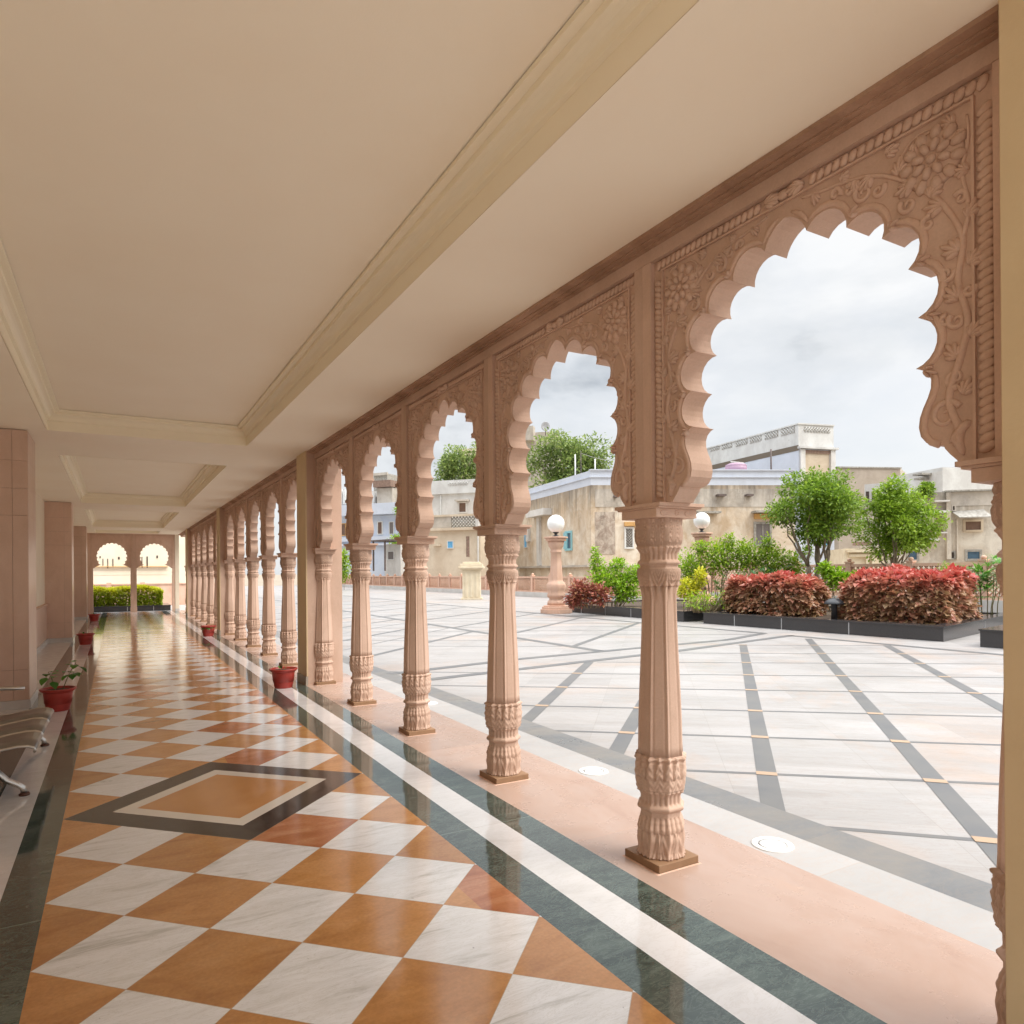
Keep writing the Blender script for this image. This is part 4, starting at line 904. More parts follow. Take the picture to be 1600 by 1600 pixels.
# ------------------------------------------------------------------ foliage helpers
def leaves_mesh(name, mat, parent, pts, size, rnd, droop=0.0, upbias=0.5, long=1.9):
    """pts: (position, outward normal). One small folded blade per point, tilted about the outward direction"""
    vv = []; ff = []
    for p, nrm in pts:
        d = (nrm + Vector((rnd.uniform(-1, 1), rnd.uniform(-1, 1), rnd.uniform(-1, 1))) * 0.9).normalized()
        d = (d + Vector((0, 0, -droop))).normalized()
        up = Vector((rnd.uniform(-.6, .6), rnd.uniform(-.6, .6), upbias + rnd.random())); sd = d.cross(up)
        if sd.length < 1e-3: continue
        sd.normalize(); nr = sd.cross(d)
        l = size * rnd.uniform(0.65, 1.3); w = l / long; o = len(vv)
        vv += [p, p + d * (l * 0.5) + sd * (w * 0.5) + nr * (w * 0.16), p + d * l - nr * (l * 0.08), p + d * (l * 0.5) - sd * (w * 0.5) + nr * (w * 0.16), p + d * (l * 0.5)]
        ff += [(o, o + 1, o + 4), (o + 1, o + 2, o + 4), (o + 2, o + 3, o + 4), (o + 3, o, o + 4)]
    me = bpy.data.meshes.new(name); me.from_pydata([tuple(v) for v in vv], [], ff); me.update()
    ob = bpy.data.objects.new(name, me); COL.objects.link(ob); me.materials.append(mat)
    if parent: ob.parent = parent
    return ob
def rdir(rnd):
    while True:
        v = Vector((rnd.uniform(-1, 1), rnd.uniform(-1, 1), rnd.uniform(-1, 1)))
        if 0.05 < v.length < 1: return v.normalized()
def clump_pts(clumps, n, rnd, shell=0.55):
    """leaf points spread through a set of ellipsoid clumps (centre, radii), denser toward the skin"""
    w = [c[1][0] * c[1][1] + c[1][0] * c[1][2] for c in clumps]; tot = sum(w); out = []
    for (c, r), wi in zip(clumps, w):
        for _ in range(int(n * wi / tot)):
            d = rdir(rnd); q = (shell + (1 - shell) * rnd.random()) * (1 + 0.12 * rnd.gauss(0, 1))
            out.append((Vector(c) + Vector((d.x * r[0], d.y * r[1], d.z * r[2])) * q, Vector((d.x, d.y, d.z * 0.8 + 0.15))))
    return out
def branch(mb, a, b, r0, r1, rnd, wob=0.06, n=5):
    a, b = Vector(a), Vector(b); L_ = (b - a).length; pts = []
    for i in range(n + 1):
        t = i / n; p = a + (b - a) * t + Vector((rnd.uniform(-1, 1), rnd.uniform(-1, 1), rnd.uniform(-.4, .4))) * (wob * L_ * sin(pi * t)); pts.append(p)
    mb.tube(pts, [r0 + (r1 - r0) * i / n for i in range(n + 1)], 8); return pts
def tree(name, lab, loc, h_trunk, crown, nleaf, size, mat, seed, group=None, stems=1, tr=0.12, ncl=26):
    """crown: (centre z, radii). Limbs run from the trunk into every clump"""
    rnd = random.Random(seed); t = thing(name, lab, 'tree', loc, 0, group)
    cz_, (rx, ry, rz) = crown; clumps = []
    for k in range(ncl):
        d = rdir(rnd); q = rnd.uniform(0.35, 0.86)
        s = rnd.uniform(0.24, 0.40)
        clumps.append(((d.x * rx * q, d.y * ry * q, cz_ + d.z * rz * q), (rx * s, ry * s, rz * s * 0.9)))
    tk = MB(); tops = []
    for k in range(stems):
        a = 2 * pi * k / max(1, stems) + 0.6; b0 = Vector((0.09 * cos(a), 0.09 * sin(a), 0)) if stems > 1 else Vector((0, 0, 0))
        b1 = Vector((0.30 * cos(a) * (stems > 1), 0.30 * sin(a) * (stems > 1), h_trunk)); branch(tk, b0, b1, tr, tr * 0.72, rnd, 0.03, 6); tops.append(b1)
    to = tk.build('trunk', M['bark'], t)
    lm = MB()
    for c, r in clumps[:16]:
        s = min(tops, key=lambda q: (q - Vector(c)).length); mid = s * 0.5 + Vector(c) * 0.5 + Vector((0, 0, -0.08 * rz))
        p = branch(lm, s + Vector((0, 0, -0.04)), mid, tr * 0.45, tr * 0.26, rnd, 0.06, 4); branch(lm, p[-1], c, tr * 0.26, tr * 0.08, rnd, 0.08, 4)
    lm.build('limbs', M['bark'], to)
    leaves_mesh('crown', mat, t, clump_pts(clumps, nleaf, rnd, 0.35), size, rnd, 0.15)
    return t
def hedge(lab, poly, z0, z1, nleaf, size, mat, seed, name='hedge', group=None, bulge=0.16, rot=0.0, long=1.5, loc0=True):
    """clipped hedge on a quadrilateral plan; leaves stand off every face, dense dark twigs inside"""
    rnd = random.Random(seed); cx_ = sum(p[0] for p in poly) / 4; cy_ = sum(p[1] for p in poly) / 4
    t = thing(name, lab, 'hedge', (cx_, cy_, 0), 0, group); Pq = [Vector((p[0] - cx_, p[1] - cy_)) for p in poly]
    def at(u, v): return (Pq[0] * (1 - u) + Pq[1] * u) * (1 - v) + (Pq[3] * (1 - u) + Pq[2] * u) * v
    pts = []
    lumps = [(rnd.random(), rnd.random(), rnd.uniform(0.5, 1.0)) for _ in range(14)]
    def hgt(u, v): return z1 + 0.16 * (z1 - z0) * (sin(9 * u + seed) * 0.35 + sin(21 * u + 2 * seed + 4 * v) * 0.30 + sin(5 * v + seed) * .2)
    def hgt(u, v, h0=hgt):
        e_ = min(min(u, 1 - u) * 2.2, min(v, 1 - v)); return h0(u, v) - 0.11 * (z1 - z0) * (1 - min(1.0, e_ / 0.16)) ** 2
    for _ in range(nleaf):
        f = rnd.random()
        if f < 0.34:      # top
            u, v = rnd.random(), rnd.random(); p = at(u, v); z = hgt(u, v) - abs(rnd.gauss(0, 0.05)); n = Vector((rnd.uniform(-.5, .5), rnd.uniform(-.5, .5), 1))
        else:
            e = rnd.randrange(4); s = rnd.random()
            u, v = ((s, 0), (1, s), (1 - s, 1), (0, 1 - s))[e]; p = at(u, v); c = at(.5, .5); n2 = (p - c).normalized()
            z = z0 + (hgt(u, v) - z0) * rnd.random(); k = bulge * (sin(7 * s + 6 * z + seed) * 0.5 + sin(17 * s - 9 * z) * 0.35) - abs(rnd.gauss(0, 0.05))
            p = p + n2 * k; n = Vector((n2.x, n2.y, 0.25))
        pts.append((Vector((p.x, p.y, z)), n))
    leaves_mesh('foliage', mat, t, pts, size, rnd, 0.35, 0.6, long)
    tw = MB()
    for _ in range(70):
        u, v = rnd.uniform(.06, .94), rnd.uniform(.06, .94); p = at(u, v); q = at(min(.95, max(.05, u + rnd.uniform(-.06, .06))), min(.95, max(.05, v + rnd.uniform(-.1, .1))))
        branch(tw, (p.x, p.y, z0 - 0.05), (q.x, q.y, hgt(u, v) - 0.12), 0.014, 0.006, rnd, 0.05, 3)
    tw.build('stems', M['twig'], t)
    return t
def bush(name, lab, loc, clumps, nleaf, size, mat, seed, cat='shrub', group=None, long=1.9, droop=0.1, nst=14, z0=0.0):
    rnd = random.Random(seed); t = thing(name, lab, cat, loc, 0, group)
    leaves_mesh('foliage', mat, t, clump_pts(clumps, nleaf, rnd, 0.25), size, rnd, droop, 0.5, long)
    st = MB()
    for k in range(nst):
        c = clumps[k % len(clumps)]; d = rdir(rnd); e2 = Vector(c[0]) + Vector((d.x * c[1][0], d.y * c[1][1], abs(d.z) * c[1][2])) * 0.7
        branch(st, (e2.x * 0.5 + rnd.uniform(-.08, .08), e2.y * 0.5 + rnd.uniform(-.08, .08), z0), e2, 0.014, 0.005, rnd, 0.06, 4)
    st.build('stems', M['twig'], t); return t
def fan_palm(lab, loc, stems, seed, mat, ln=0.42, name='lady_palm', z0=0.25, single=False):
    """clump of canes, each with several palmate leaves of narrow blades"""
    rnd = random.Random(seed); t = thing(name, lab, 'palm', loc, 0, 'fan leaved palms in the planters'); st = MB(); lf = MB()
    for (dx, dy, h) in stems:
        b = Vector((dx * 0.6, dy * 0.6, z0)); top = Vector((dx, dy, h)); branch(st, b, top, 0.013, 0.010, rnd, 0.03, 4)
        for k in range(6):
            a = rnd.uniform(0, 2 * pi); el = rnd.uniform(-0.1, 0.9); s = b + (top - b) * rnd.uniform(0.55, 1.0)
            pe = s + Vector((cos(a) * cos(el), sin(a) * cos(el), sin(el))) * 0.20; st.tube([s, pe], 0.004, 5)
            dr = (pe - s).normalized(); sd = dr.cross(Vector((0, 0, 1))).normalized()
            for q in range(9):
                an = (q - 4) * 0.30; dd = dr * cos(an) + sd * sin(an); e2 = pe + dd * ln * rnd.uniform(.8, 1.1) * (1 - 0.10 * abs(q - 4) / 4) + Vector((0, 0, -0.16 * ln * rnd.uniform(.6, 1.6)))
                flat_leaf(lf, pe, e2, 0.019, n=3)
    st.build('canes', M['stem'], t); lf.build('foliage', mat, t); return t

# ------------------------------------------------------------------ planters
def planter(lab, poly, h, loc_note=None, joints=()):
    t = thing('planter', lab, 'planter', (0, 0, 0), 0, 'black granite planters'); n = len(poly)
    c = Vector((sum(p[0] for p in poly) / n, sum(p[1] for p in poly) / n))
    inn = [Vector(p) + (c - Vector(p)).normalized() * 0.42 for p in poly]
    mb = MB()
    vo = [(p[0], p[1], z) for z in (0.0, h - 0.03) for p in poly]; mb.add(vo, [(i, (i + 1) % n, n + (i + 1) % n, n + i) for i in range(n)])
    mb.build('wall', M['granite'], t)
    out = [Vector(p) + (Vector(p) - c).normalized() * 0.03 for p in poly]
    cp = MB(); cp.add([(p.x, p.y, z) for ring, z in ((out, h - 0.03), (out, h), (inn, h), (inn, h - 0.12)) for p in ring], [(k * n + i, k * n + (i + 1) % n, (k + 1) * n + (i + 1) % n, (k + 1) * n + i) for k in range(3) for i in range(n)])
    cp.build('coping', M['granite'], t)
    MB().sheet(inn, h - 0.05).build('soil', M['soil'], t)
    js = MB()
    for (i, f) in joints:
        a, b = Vector(poly[i]), Vector(poly[(i + 1) % n]); p = a + (b - a) * f; d = (b - a).normalized(); o = Vector((d.y, -d.x)) * 0.004
        js.hexa([(p.x - d.x * .012 - o.x, p.y - d.y * .012 - o.y, 0.003), (p.x + d.x * .012 - o.x, p.y + d.y * .012 - o.y, 0.003), (p.x + d.x * .012 + o.x, p.y + d.y * .012 + o.y, 0.003), (p.x - d.x * .012 + o.x, p.y - d.y * .012 + o.y, 0.003)] +
                [(p.x - d.x * .012 - o.x, p.y - d.y * .012 - o.y, h - .035), (p.x + d.x * .012 - o.x, p.y + d.y * .012 - o.y, h - .035), (p.x + d.x * .012 + o.x, p.y + d.y * .012 + o.y, h - .035), (p.x - d.x * .012 + o.x, p.y - d.y * .012 + o.y, h - .035)])
    if joints: js.build('joints', M['granite_joint'], t)
    return t
planter('long black granite planter holding the two copper red hedges', [(15.60, 11.15), (15.87, 4.36), (22.2, 5.78), (21.8, 11.9)], 0.33, joints=[(0, 0.17), (0, 0.40), (0, 0.68), (1, 0.5)])
planter('black granite planter with the lime bush beside the globe lamp column', [(15.75, 19.0), (15.56, 11.95), (21.8, 12.7), (21.8, 19.6)], 0.33, joints=[(0, 0.2), (0, 0.42), (0, 0.63), (0, 0.84)])
planter('black granite planter cut off by the right hand pier', [(15.45, 3.42), (15.9, -3.0), (22, -2.0), (22, 4.6)], 0.36, joints=[(0, 0.3)])
planter('low black granite planter with the golden hedge outside the end arches', [(-0.95, 30.35), (2.42, 30.35), (2.42, 33.0), (-0.95, 33.0)], 0.235, joints=[(0, 0.5), (0, 0.8)])

hedge('copper red leaved hedge block left of the mushroom bollard', [(16.45, 10.95), (16.75, 8.55), (17.95, 8.80), (17.7, 11.1)], 0.30, 1.33, 5600, 0.19, M['lf_red'], 3, group='clipped copper red hedges')
hedge('longer copper red leaved hedge block right of the mushroom bollard', [(16.80, 7.42), (17.05, 4.98), (19.2, 5.45), (18.95, 7.70)], 0.30, 1.42, 6600, 0.19, M['lf_red'], 5, group='clipped copper red hedges')
hedge('clipped golden green hedge outside the end arches', [(-0.85, 31.0), (2.05, 31.0), (2.05, 32.2), (-0.85, 32.2)], 0.24, 1.00, 14000, 0.11, M['lf_hedge'], 8, bulge=0.07)

def spot(px, d, z=0.0): x, y = V(px, d); return (x, y, z)
# lime bush, copper bush, dry stems in the second planter
bush('lime_shrub', 'bright lime green shrub with two tall shoots, behind the copper bush', spot(950, 25.5), [((-0.1, 0, 1.25), (0.75, 0.6, 0.5)), ((0.55, -0.3, 1.15), (0.65, 0.55, 0.5)), ((-0.35, 0.2, 1.85), (0.30, 0.3, 0.34)), ((-0.45, 0.2, 2.25), (0.16, 0.16, 0.30)), ((0.30, -0.2, 1.85), (0.34, 0.3, 0.22)), ((0.9, -0.5, 1.5), (0.4, 0.4, 0.35)), ((0.55, -0.3, 0.75), (0.6, 0.5, 0.3))], 4600, 0.12, M['lf_lime'], 21, nst=20, z0=0.28)
bush('copper_shrub', 'small copper red shrub in the planter beside the globe lamp column', spot(918, 24.6), [((-0.2, 0.1, 0.85), (0.50, 0.4, 0.42)), ((0.35, -0.2, 0.75), (0.45, 0.4, 0.35)), ((-0.45, 0.2, 0.55), (0.35, 0.3, 0.25))], 1700, 0.15, M['lf_red2'], 22, nst=12, long=1.6, z0=0.28)
bush('yellow_shrub', 'yellow leaved croton shrub just right of the front column', spot(1075, 22.2), [((0, 0, 1.02), (0.36, 0.3, 0.34)), ((0.32, -0.2, 1.35), (0.22, 0.2, 0.30))], 900, 0.13, M['lf_yellow'], 23, nst=8, z0=0.28)
bush('green_shrub', 'large fresh green shrub mass below the second globe lamp', spot(1118, 24.5, 0.35), [((-0.7, 0.5, 1.3), (0.65, 0.6, 0.75)), ((0.1, 0, 1.7), (0.75, 0.6, 0.65)), ((0.9, -0.5, 1.75), (0.75, 0.6, 0.62)), ((1.7, -1.0, 1.55), (0.70, 0.6, 0.60)), ((2.35, -1.4, 1.35), (0.45, 0.45, 0.55)), ((0.45, -0.2, 2.30), (0.22, 0.22, 0.30)), ((1.6, -0.9, 2.15), (0.24, 0.24, 0.35)), ((-0.4, 0.3, 2.05), (0.30, 0.3, 0.26)), ((2.7, -1.7, 1.85), (0.20, 0.2, 0.22))], 8200, 0.115, M['lf_bush'], 24, nst=46, z0=0.28)
bush('dry_shrub', 'sparse dry leaved shrub with bare stems at the planter edge', spot(1095, 21.6), [((0, 0, 0.62), (0.75, 0.4, 0.30)), ((0.7, -0.4, 0.70), (0.5, 0.4, 0.30))], 800, 0.10, M['lf_red2'] if False else M['lf_bush'], 25, nst=60, z0=0.28)
bush('small_lime_shrub', 'small lime leaved shrub rising between the two copper hedges', spot(1312, 21.5), [((-0.1, 0, 1.30), (0.42, 0.35, 0.32)), ((0.45, -0.2, 1.20), (0.35, 0.35, 0.28)), ((-0.45, 0.2, 1.62), (0.22, 0.2, 0.2))], 1300, 0.15, M['lf_lime'], 26, nst=12, z0=0.28)
bush('low_green_shrub', 'low pale green feathery shrub behind the longer copper hedge', spot(1482, 21.5), [((0, 0, 1.42), (0.42, 0.35, 0.32))], 700, 0.10, M['lf_bush'], 27, nst=8, long=3.5, z0=0.28)
fan_palm('lady palm clump with fan leaves in front of the green shrub', spot(1150, 22.8), [(-0.5, 0.3, 1.25), (-0.1, 0.1, 1.5), (0.25, -0.1, 1.35), (0.6, -0.3, 1.6), (0.95, -0.5, 1.45), (1.3, -0.7, 1.65), (1.6, -0.8, 1.35), (0.1, -0.3, 0.9), (0.7, -0.6, 0.95)], 31, M['lf_palm'])
fan_palm('tall spear leaved palm clump beside the right hand pier', spot(1540, 18.4), [(-0.25, 0.15, 1.55), (-0.15, 0.1, 1.75), (0.1, 0.0, 1.9), (0.35, -0.1, 1.6), (-0.3, 0.2, 1.35), (0.0, -0.2, 1.4), (0.5, -0.2, 1.75), (-0.1, 0.1, 1.15)], 32, M['lf_spear'], 0.52, 'spear_palm')
# trees in the planter
tree('ficus_tree', 'small round ficus tree with a forked trunk, the taller one behind the copper hedges', spot(1277, 23.0), 1.70, (3.80, (1.70, 1.55, 1.36)), 17000, 0.125, M['lf_tree'], 41, 'ficus trees behind the copper hedges', 3, 0.105, 46)
tree('ficus_tree', 'small pale ficus tree with twin stems, nearer the flaking house', spot(1397, 24.0), 1.30, (3.32, (1.36, 1.30, 1.34)), 14000, 0.125, M['lf_tree2'], 42, 'ficus trees behind the copper hedges', 2, 0.085, 42)

# ------------------------------------------------------------------ lamps
def lamp(lab, loc):
    t = thing('globe_lamp', lab, 'lamp', loc, 0, 'globe lamps on pink stone columns')
    b = MB(); q = 0.42
    oc = lambda r, f: [(r * cos(pi / 4 * k + pi / 8), r * sin(pi / 4 * k + pi / 8)) for k in range(8)]
    b.prism(oc(0.62, 0), 0, 0.16); b.prism(oc(0.56, 0), 0.1605, 0.25); b.prism(oc(0.50, 0), 0.2505, 0.30); b.build('base', M['sandstone_pale'], t, bevel=0.012)
    fn = lambda r, z, a: (r * octf(a), z)
    pr = [(0.34, 0.30), (0.33, 0.45), (0.26, 0.52), (0.27, 0.58), (0.33, 0.62), (0.34, 0.72), (0.30, 0.80), (0.34, 0.90), (0.36, 1.05), (0.33, 1.15), (0.255, 1.22), (0.25, 1.28), (0.205, 1.9), (0.19, 2.30), (0.22, 2.33), (0.22, 2.37), (0.19, 2.40), (0.21, 2.46), (0.28, 2.56), (0.30, 2.66), (0.31, 2.76)]
    MB().lathe(pr, 48, fn=fn).build('shaft', M['sandstone_pale'], t)
    c = MB(); c.prism(oc(0.40, 0), 2.76, 2.86); c.prism(oc(0.47, 0), 2.8605, 2.92); c.build('cap', M['sandstone_pale'], t, bevel=0.01)
    MB().lathe([(0.16, 2.921), (0.15, 2.95), (0.05, 2.99), (0.07, 3.05), (0.13, 3.09)], 20).build('fitting', M['black_metal'], t)
    MB().ell((0, 0, 3.42), ((0.335, 0, 0), (0, 0.335, 0), (0, 0, 0.345)), 40, 24).build('globe', M['globe'], t)
    return t
l0 = lamp('white globe lamp on a pink stone column standing on the open terrace', (14.95, 18.15, 0))
dup(l0, spot(1097, 28.5, 0.22), 'white globe lamp whose column is hidden behind the green shrub')
bd = thing('mushroom_bollard', 'low black mushroom headed bollard lamp between the copper hedges', 'lamp', spot(1303, 18.1, 0.28))
MB().lathe([(0.075, 0.0), (0.075, 0.36), (0.085, 0.40)], 20).build('post', M['black_metal'], bd)
MB().lathe([(0.25, 0.40), (0.255, 0.42), (0.21, 0.48), (0.13, 0.535), (0.05, 0.56)], 28).build('cap', M['black_metal'], bd)

# ------------------------------------------------------------------ lattice railing along the far edge of the terrace
def railing(lab, x, ya, yb, h, zb, step, solid=0.0):
    t = thing('lattice_railing', lab, 'railing', (x, ya, 0)); L_ = yb - ya; n = max(1, int(round(L_ / step))); s = L_ / n
    MB().box(-0.22, 0.22, -0.2, L_ + 0.2, 0, zb).build('kerb', M['kerb'], t)
    rl = MB(); rl.box(-0.07, 0.07, 0, L_, zb + h - 0.16, zb + h - 0.06); rl.box(-0.06, 0.06, 0, L_, zb + 0.001, zb + 0.09); rl.build('rail', M['sandstone_pale'], t)
    pm = pmesh = None
    for i in range(n + 1):
        p = MB()
        if pm is None:
            p.box(-0.10, 0.10, -0.10, 0.10, zb, zb + h - 0.02); p.box(-0.12, 0.12, -0.12, 0.12, zb + h - 0.0195, zb + h + 0.03); p.lathe([(0.05, zb + h + 0.03), (0.085, zb + h + 0.07), (0.075, zb + h + 0.12), (0.02, zb + h + 0.155)], 10)
            o = p.build('post', M['sandstone_pale'], t); pm = o
        else:
            o = pm.copy(); COL.objects.link(o); o.parent = t
        o.location = (0, i * s, 0)
        if i < n:
            if pmesh is None:
                q = MB(); w = s - 0.2; z0, z1 = zb + 0.09, zb + h - 0.16; hh = z1 - z0; g = 0.17
                k = -hh
                while k < w:
                    for sg in (1, -1):
                        a0, a1 = max(0, -k), min(hh, w - k)
                        if a1 - a0 > 0.03:
                            ya_, yb_ = k + a0, k + a1; za_, zb_ = (a0, a1) if sg > 0 else (hh - a0, hh - a1)
                            q.tube([(0.012 * sg, 0.1 + ya_, z0 + za_), (0.012 * sg, 0.1 + yb_, z0 + zb_)], 0.026, 4)
                    k += g
                o = q.build('lattice_panel', M['sandstone_pale'], t); pmesh = o
            else:
                o = pmesh.copy(); COL.objects.link(o); o.parent = t
            o.location = (0, i * s, 0)
    return t
railing('pink stone lattice railing along the terrace edge left of the globe lamp', 23.4, 19.0, 86.0, 1.05, 0.30, 2.1)
railing('pink stone lattice railing behind the copper hedges and ficus trees', 23.4, -4.0, 18.4, 1.22, 0.62, 1.12 * 2)
px_, py_ = V(737, 40.3)
gp = thing('gate_pedestal', 'cream moulded pedestal standing at the lattice railing', 'pedestal', (px_, py_, 0), -YAW)
b = MB(); b.box(-0.62, 0.62, -0.45, 0.45, 0, 0.12); b.box(-0.52, 0.52, -0.40, 0.40, 0.1205, 1.72)
for k in (-0.30, 0.0, 0.30): b.box(k - 0.07, k + 0.07, -0.43, -0.4005, 0.14, 1.60)
b.build('shaft', M['gate_cream'], gp, bevel=0.015)
c = MB(); c.box(-0.62, 0.62, -0.50, 0.50, 1.7205, 1.80); c.box(-0.74, 0.74, -0.60, 0.60, 1.8005, 1.92); c.box(-0.66, 0.66, -0.54, 0.54, 1.9205, 2.08); c.box(-0.50, 0.50, -0.42, 0.42, 2.0805, 2.19); c.build('cap', M['gate_cream'], gp, bevel=0.02)

# ------------------------------------------------------------------ houses beyond the terrace
class Face:
    """an upright facade through two plan points; things on it are placed by where the photograph shows them"""
    def __init__(s, A, B):
        s.A = Vector(A); s.B = Vector(B); s.d = (s.B - s.A).normalized(); s.n = Vector((s.d.y, -s.d.x))
        if s.n.dot(Vector((CAM.x, CAM.y)) - s.A) < 0: s.n = -s.n
        s.L = (s.B - s.A).length
    def hit(s, px, py):
        r = ray(px, py); o = Vector((CAM.x, CAM.y)); rd = Vector((r.x, r.y))
        den = rd.dot(s.n); t = (s.A - o).dot(s.n) / den; p = o + rd * t
        return (p - s.A).dot(s.d), CAM.z + r.z * t
    def pt(s, u, off): p = s.A + s.d * u + s.n * off; return (p.x, p.y)
    def block(s, mb, u0, u1, z0, z1, o0, o1):
        a, b, c, d = s.pt(u0, o0), s.pt(u1, o0), s.pt(u1, o1), s.pt(u0, o1)
        mb.hexa([(*a, z0), (*b, z0), (*c, z0), (*d, z0), (*a, z1), (*b, z1), (*c, z1), (*d, z1)])
    def pxr(s, x0, y0, x1, y1):
        u0, za = s.hit(x0, (y0 + y1) / 2); u1, zb = s.hit(x1, (y0 + y1) / 2); um = ((x0 + x1) / 2)
        z0 = s.hit(um, y1)[1]; z1 = s.hit(um, y0)[1]; return min(u0, u1), max(u0, u1), min(z0, z1), max(z0, z1)
    def px(s, mb, x0, y0, x1, y1, o0, o1): u0, u1, z0, z1 = s.pxr(x0, y0, x1, y1); s.block(mb, u0, u1, z0, z1, o0, o1); return s
def part(parent, face, name, mat, rects, o0, o1):
    o = None
    for r in rects:
        mb = MB(); face.px(mb, *r, o0, o1); o = mb.build(name, mat, parent, recalc=True)
    return o
def window(parent, face, rect, pane, frame, fw=0.10, name='window', bars=0, mesh=False, lintel=None, mullion=False):
    u0, u1, z0, z1 = face.pxr(*rect); f = MB()
    face.block(f, u0 - fw, u0, z0 - fw, z1 + fw, 0.002, 0.09); face.block(f, u1, u1 + fw, z0 - fw, z1 + fw, 0.002, 0.09)
    face.block(f, u0, u1, z1, z1 + fw, 0.002, 0.085); face.block(f, u0, u1, z0 - fw, z0, 0.002, 0.12)
    if mullion: face.block(f, (u0 + u1) / 2 - 0.035, (u0 + u1) / 2 + 0.035, z0, z1, 0.03, 0.075)
    w = f.build(name, frame, parent, recalc=True)
    p = MB(); face.block(p, u0, u1, z0, z1, 0.001, 0.028); p.build('pane', pane, w, recalc=True)
    if mesh:
        g = MB(); H = z1 - z0; W = u1 - u0; k = -H; st = 0.22
        while k < W:
            for sg in (1, -1):
                a0, a1 = max(0, -k), min(H, W - k)
                if a1 - a0 > 0.03:
                    A_ = face.pt(u0 + k + a0, 0.045 + 0.008 * sg); B_ = face.pt(u0 + k + a1, 0.045 + 0.008 * sg)
                    za, zb = (z0 + a0, z0 + a1) if sg > 0 else (z1 - a0, z1 - a1)
                    g.tube([(*A_, za), (*B_, zb)], 0.028, 4)
            k += st
        g.build('grille', M['white_frame'] if mesh == 1 else M['grey_slab'], w)
    return w
def block_from(A, B, depth_, z0, z1, mb, C=None):
    """solid block behind the facade A-B (C: third plan corner where another face turns back)"""
    A, B = Vector(A), Vector(B)
    f = Face(A, B); back = -f.n * depth_
    if C is not None:
        C = Vector(C); D = B + (C - A)
        P4 = [A, B, D, C]
    else: P4 = [A, B, B + back, A + back]
    mb.hexa([(p.x, p.y, z0) for p in P4] + [(p.x, p.y, z1) for p in P4]); return f
def jali(parent, face, rect, mat, off=0.03, st=0.35, r=0.045, back=None, name='jali_screen'):
    u0, u1, z0, z1 = face.pxr(*rect); g = MB(); H = z1 - z0; W = u1 - u0; k = -H
    while k < W:
        for sg in (1, -1):
            a0, a1 = max(0, -k), min(H, W - k)
            if a1 - a0 > 0.03:
                A_ = face.pt(u0 + k + a0, off + 0.01 * sg); B_ = face.pt(u0 + k + a1, off + 0.01 * sg)
                za, zb = (z0 + a0, z0 + a1) if sg > 0 else (z1 - a0, z1 - a1)
                g.tube([(*A_, za), (*B_, zb)], r, 4)
        k += st
    o = g.build(name, mat, parent)
    if back:
        p = MB(); face.block(p, u0, u1, z0, z1, 0.001, 0.012); p.build('backing', back, o, recalc=True)
    return o

# stained tan house with the pale blue parapet
A = V(924, 54.0); Bp = V(1243, 55.0); Cp = V(800, 70.0)
zt = ZP(924, 735, 54.0); zb_ = ZP(924, 758, 54.0)
h1 = thing('tan_house', 'stained tan house with a pale blue parapet behind the globe lamp', 'house', (0, 0, 0))
mb = MB(); fr_ = block_from(A, Bp, 10, -0.35, zb_, mb, Cp); mb.build('wall', M['pl_tan'], h1, recalc=True)
fl = Face(A, Cp); fr2 = Face(A, Bp)
mb = MB(); block_from(A, Bp, 10, zb_ + 0.001, zt, mb, Cp); mb.build('parapet', M['pl_blue'], h1, recalc=True)
mb = MB(); fr2.block(mb, -0.1, fr2.L, zt - 0.55, zt - 0.48, 0.0, 0.10); fl.block(mb, 0.0, fl.L, zt - 0.55, zt - 0.48, 0.0, 0.10); fr2.block(mb, -0.1, fr2.L, zt, zt + 0.08, -0.4, 0.12); mb.build('coping', M['pl_blue'], h1, recalc=True)
part(h1, fr2, 'upper_render', M['pl_top'], [(930, 764, 1240, 792)], 0.002, 0.03)
part(h1, fr2, 'damp_patch', M['stain'], [(930, 800, 961, 866)], 0.002, 0.03)
window(h1, fr2, (978, 826, 988, 855), M['grey_shutter'], M['white_frame'], 0.13, mesh=2)
part(h1, fr2, 'lintel', M['ochre'], [(975, 816, 993, 822), (1178, 803, 1212, 811)], 0.002, 0.25)
window(h1, fr2, (1181, 819, 1202, 850), M['grey_shutter'], M['grey_slab'], 0.18, mullion=True)
part(h1, fr2, 'sunshade', M['grey_slab'], [(1174, 799, 1216, 802), (1084, 800, 1121, 803)], 0.002, 0.9)
for r_ in [(1118, 773, 1131, 776), (1163, 773, 1173, 776), (958, 775, 963, 778)]: part(h1, fr2, 'drain_spout', M['wire'], [r_], 0.002, 0.6)
part(h1, fr2, 'ledge', M['pl_grey'], [(926, 883, 1110, 886)], 0.002, 0.28)
part(h1, fl, 'ledge', M['pl_grey'], [(812, 884, 923, 887)], 0.002, 0.28)
part(h1, fl, 'sunshade', M['pl_white'], [(834, 797, 862, 807)], 0.002, 0.8)
window(h1, fl, (885, 833, 893, 857), M['glass_blue'], M['teal_shutter'], 0.18); part(h1, fl, 'shutter', M['teal_shutter'], [(882.5, 832, 888, 858)], 0.03, 0.14)
window(h1, fl, (820, 827, 824, 855), M['blue_shutter'], M['white_frame'], 0.05); part(h1, fl, 'pilaster', M['pl_white'], [(825, 826, 829, 846), (842, 808, 846, 884)], 0.002, 0.25)
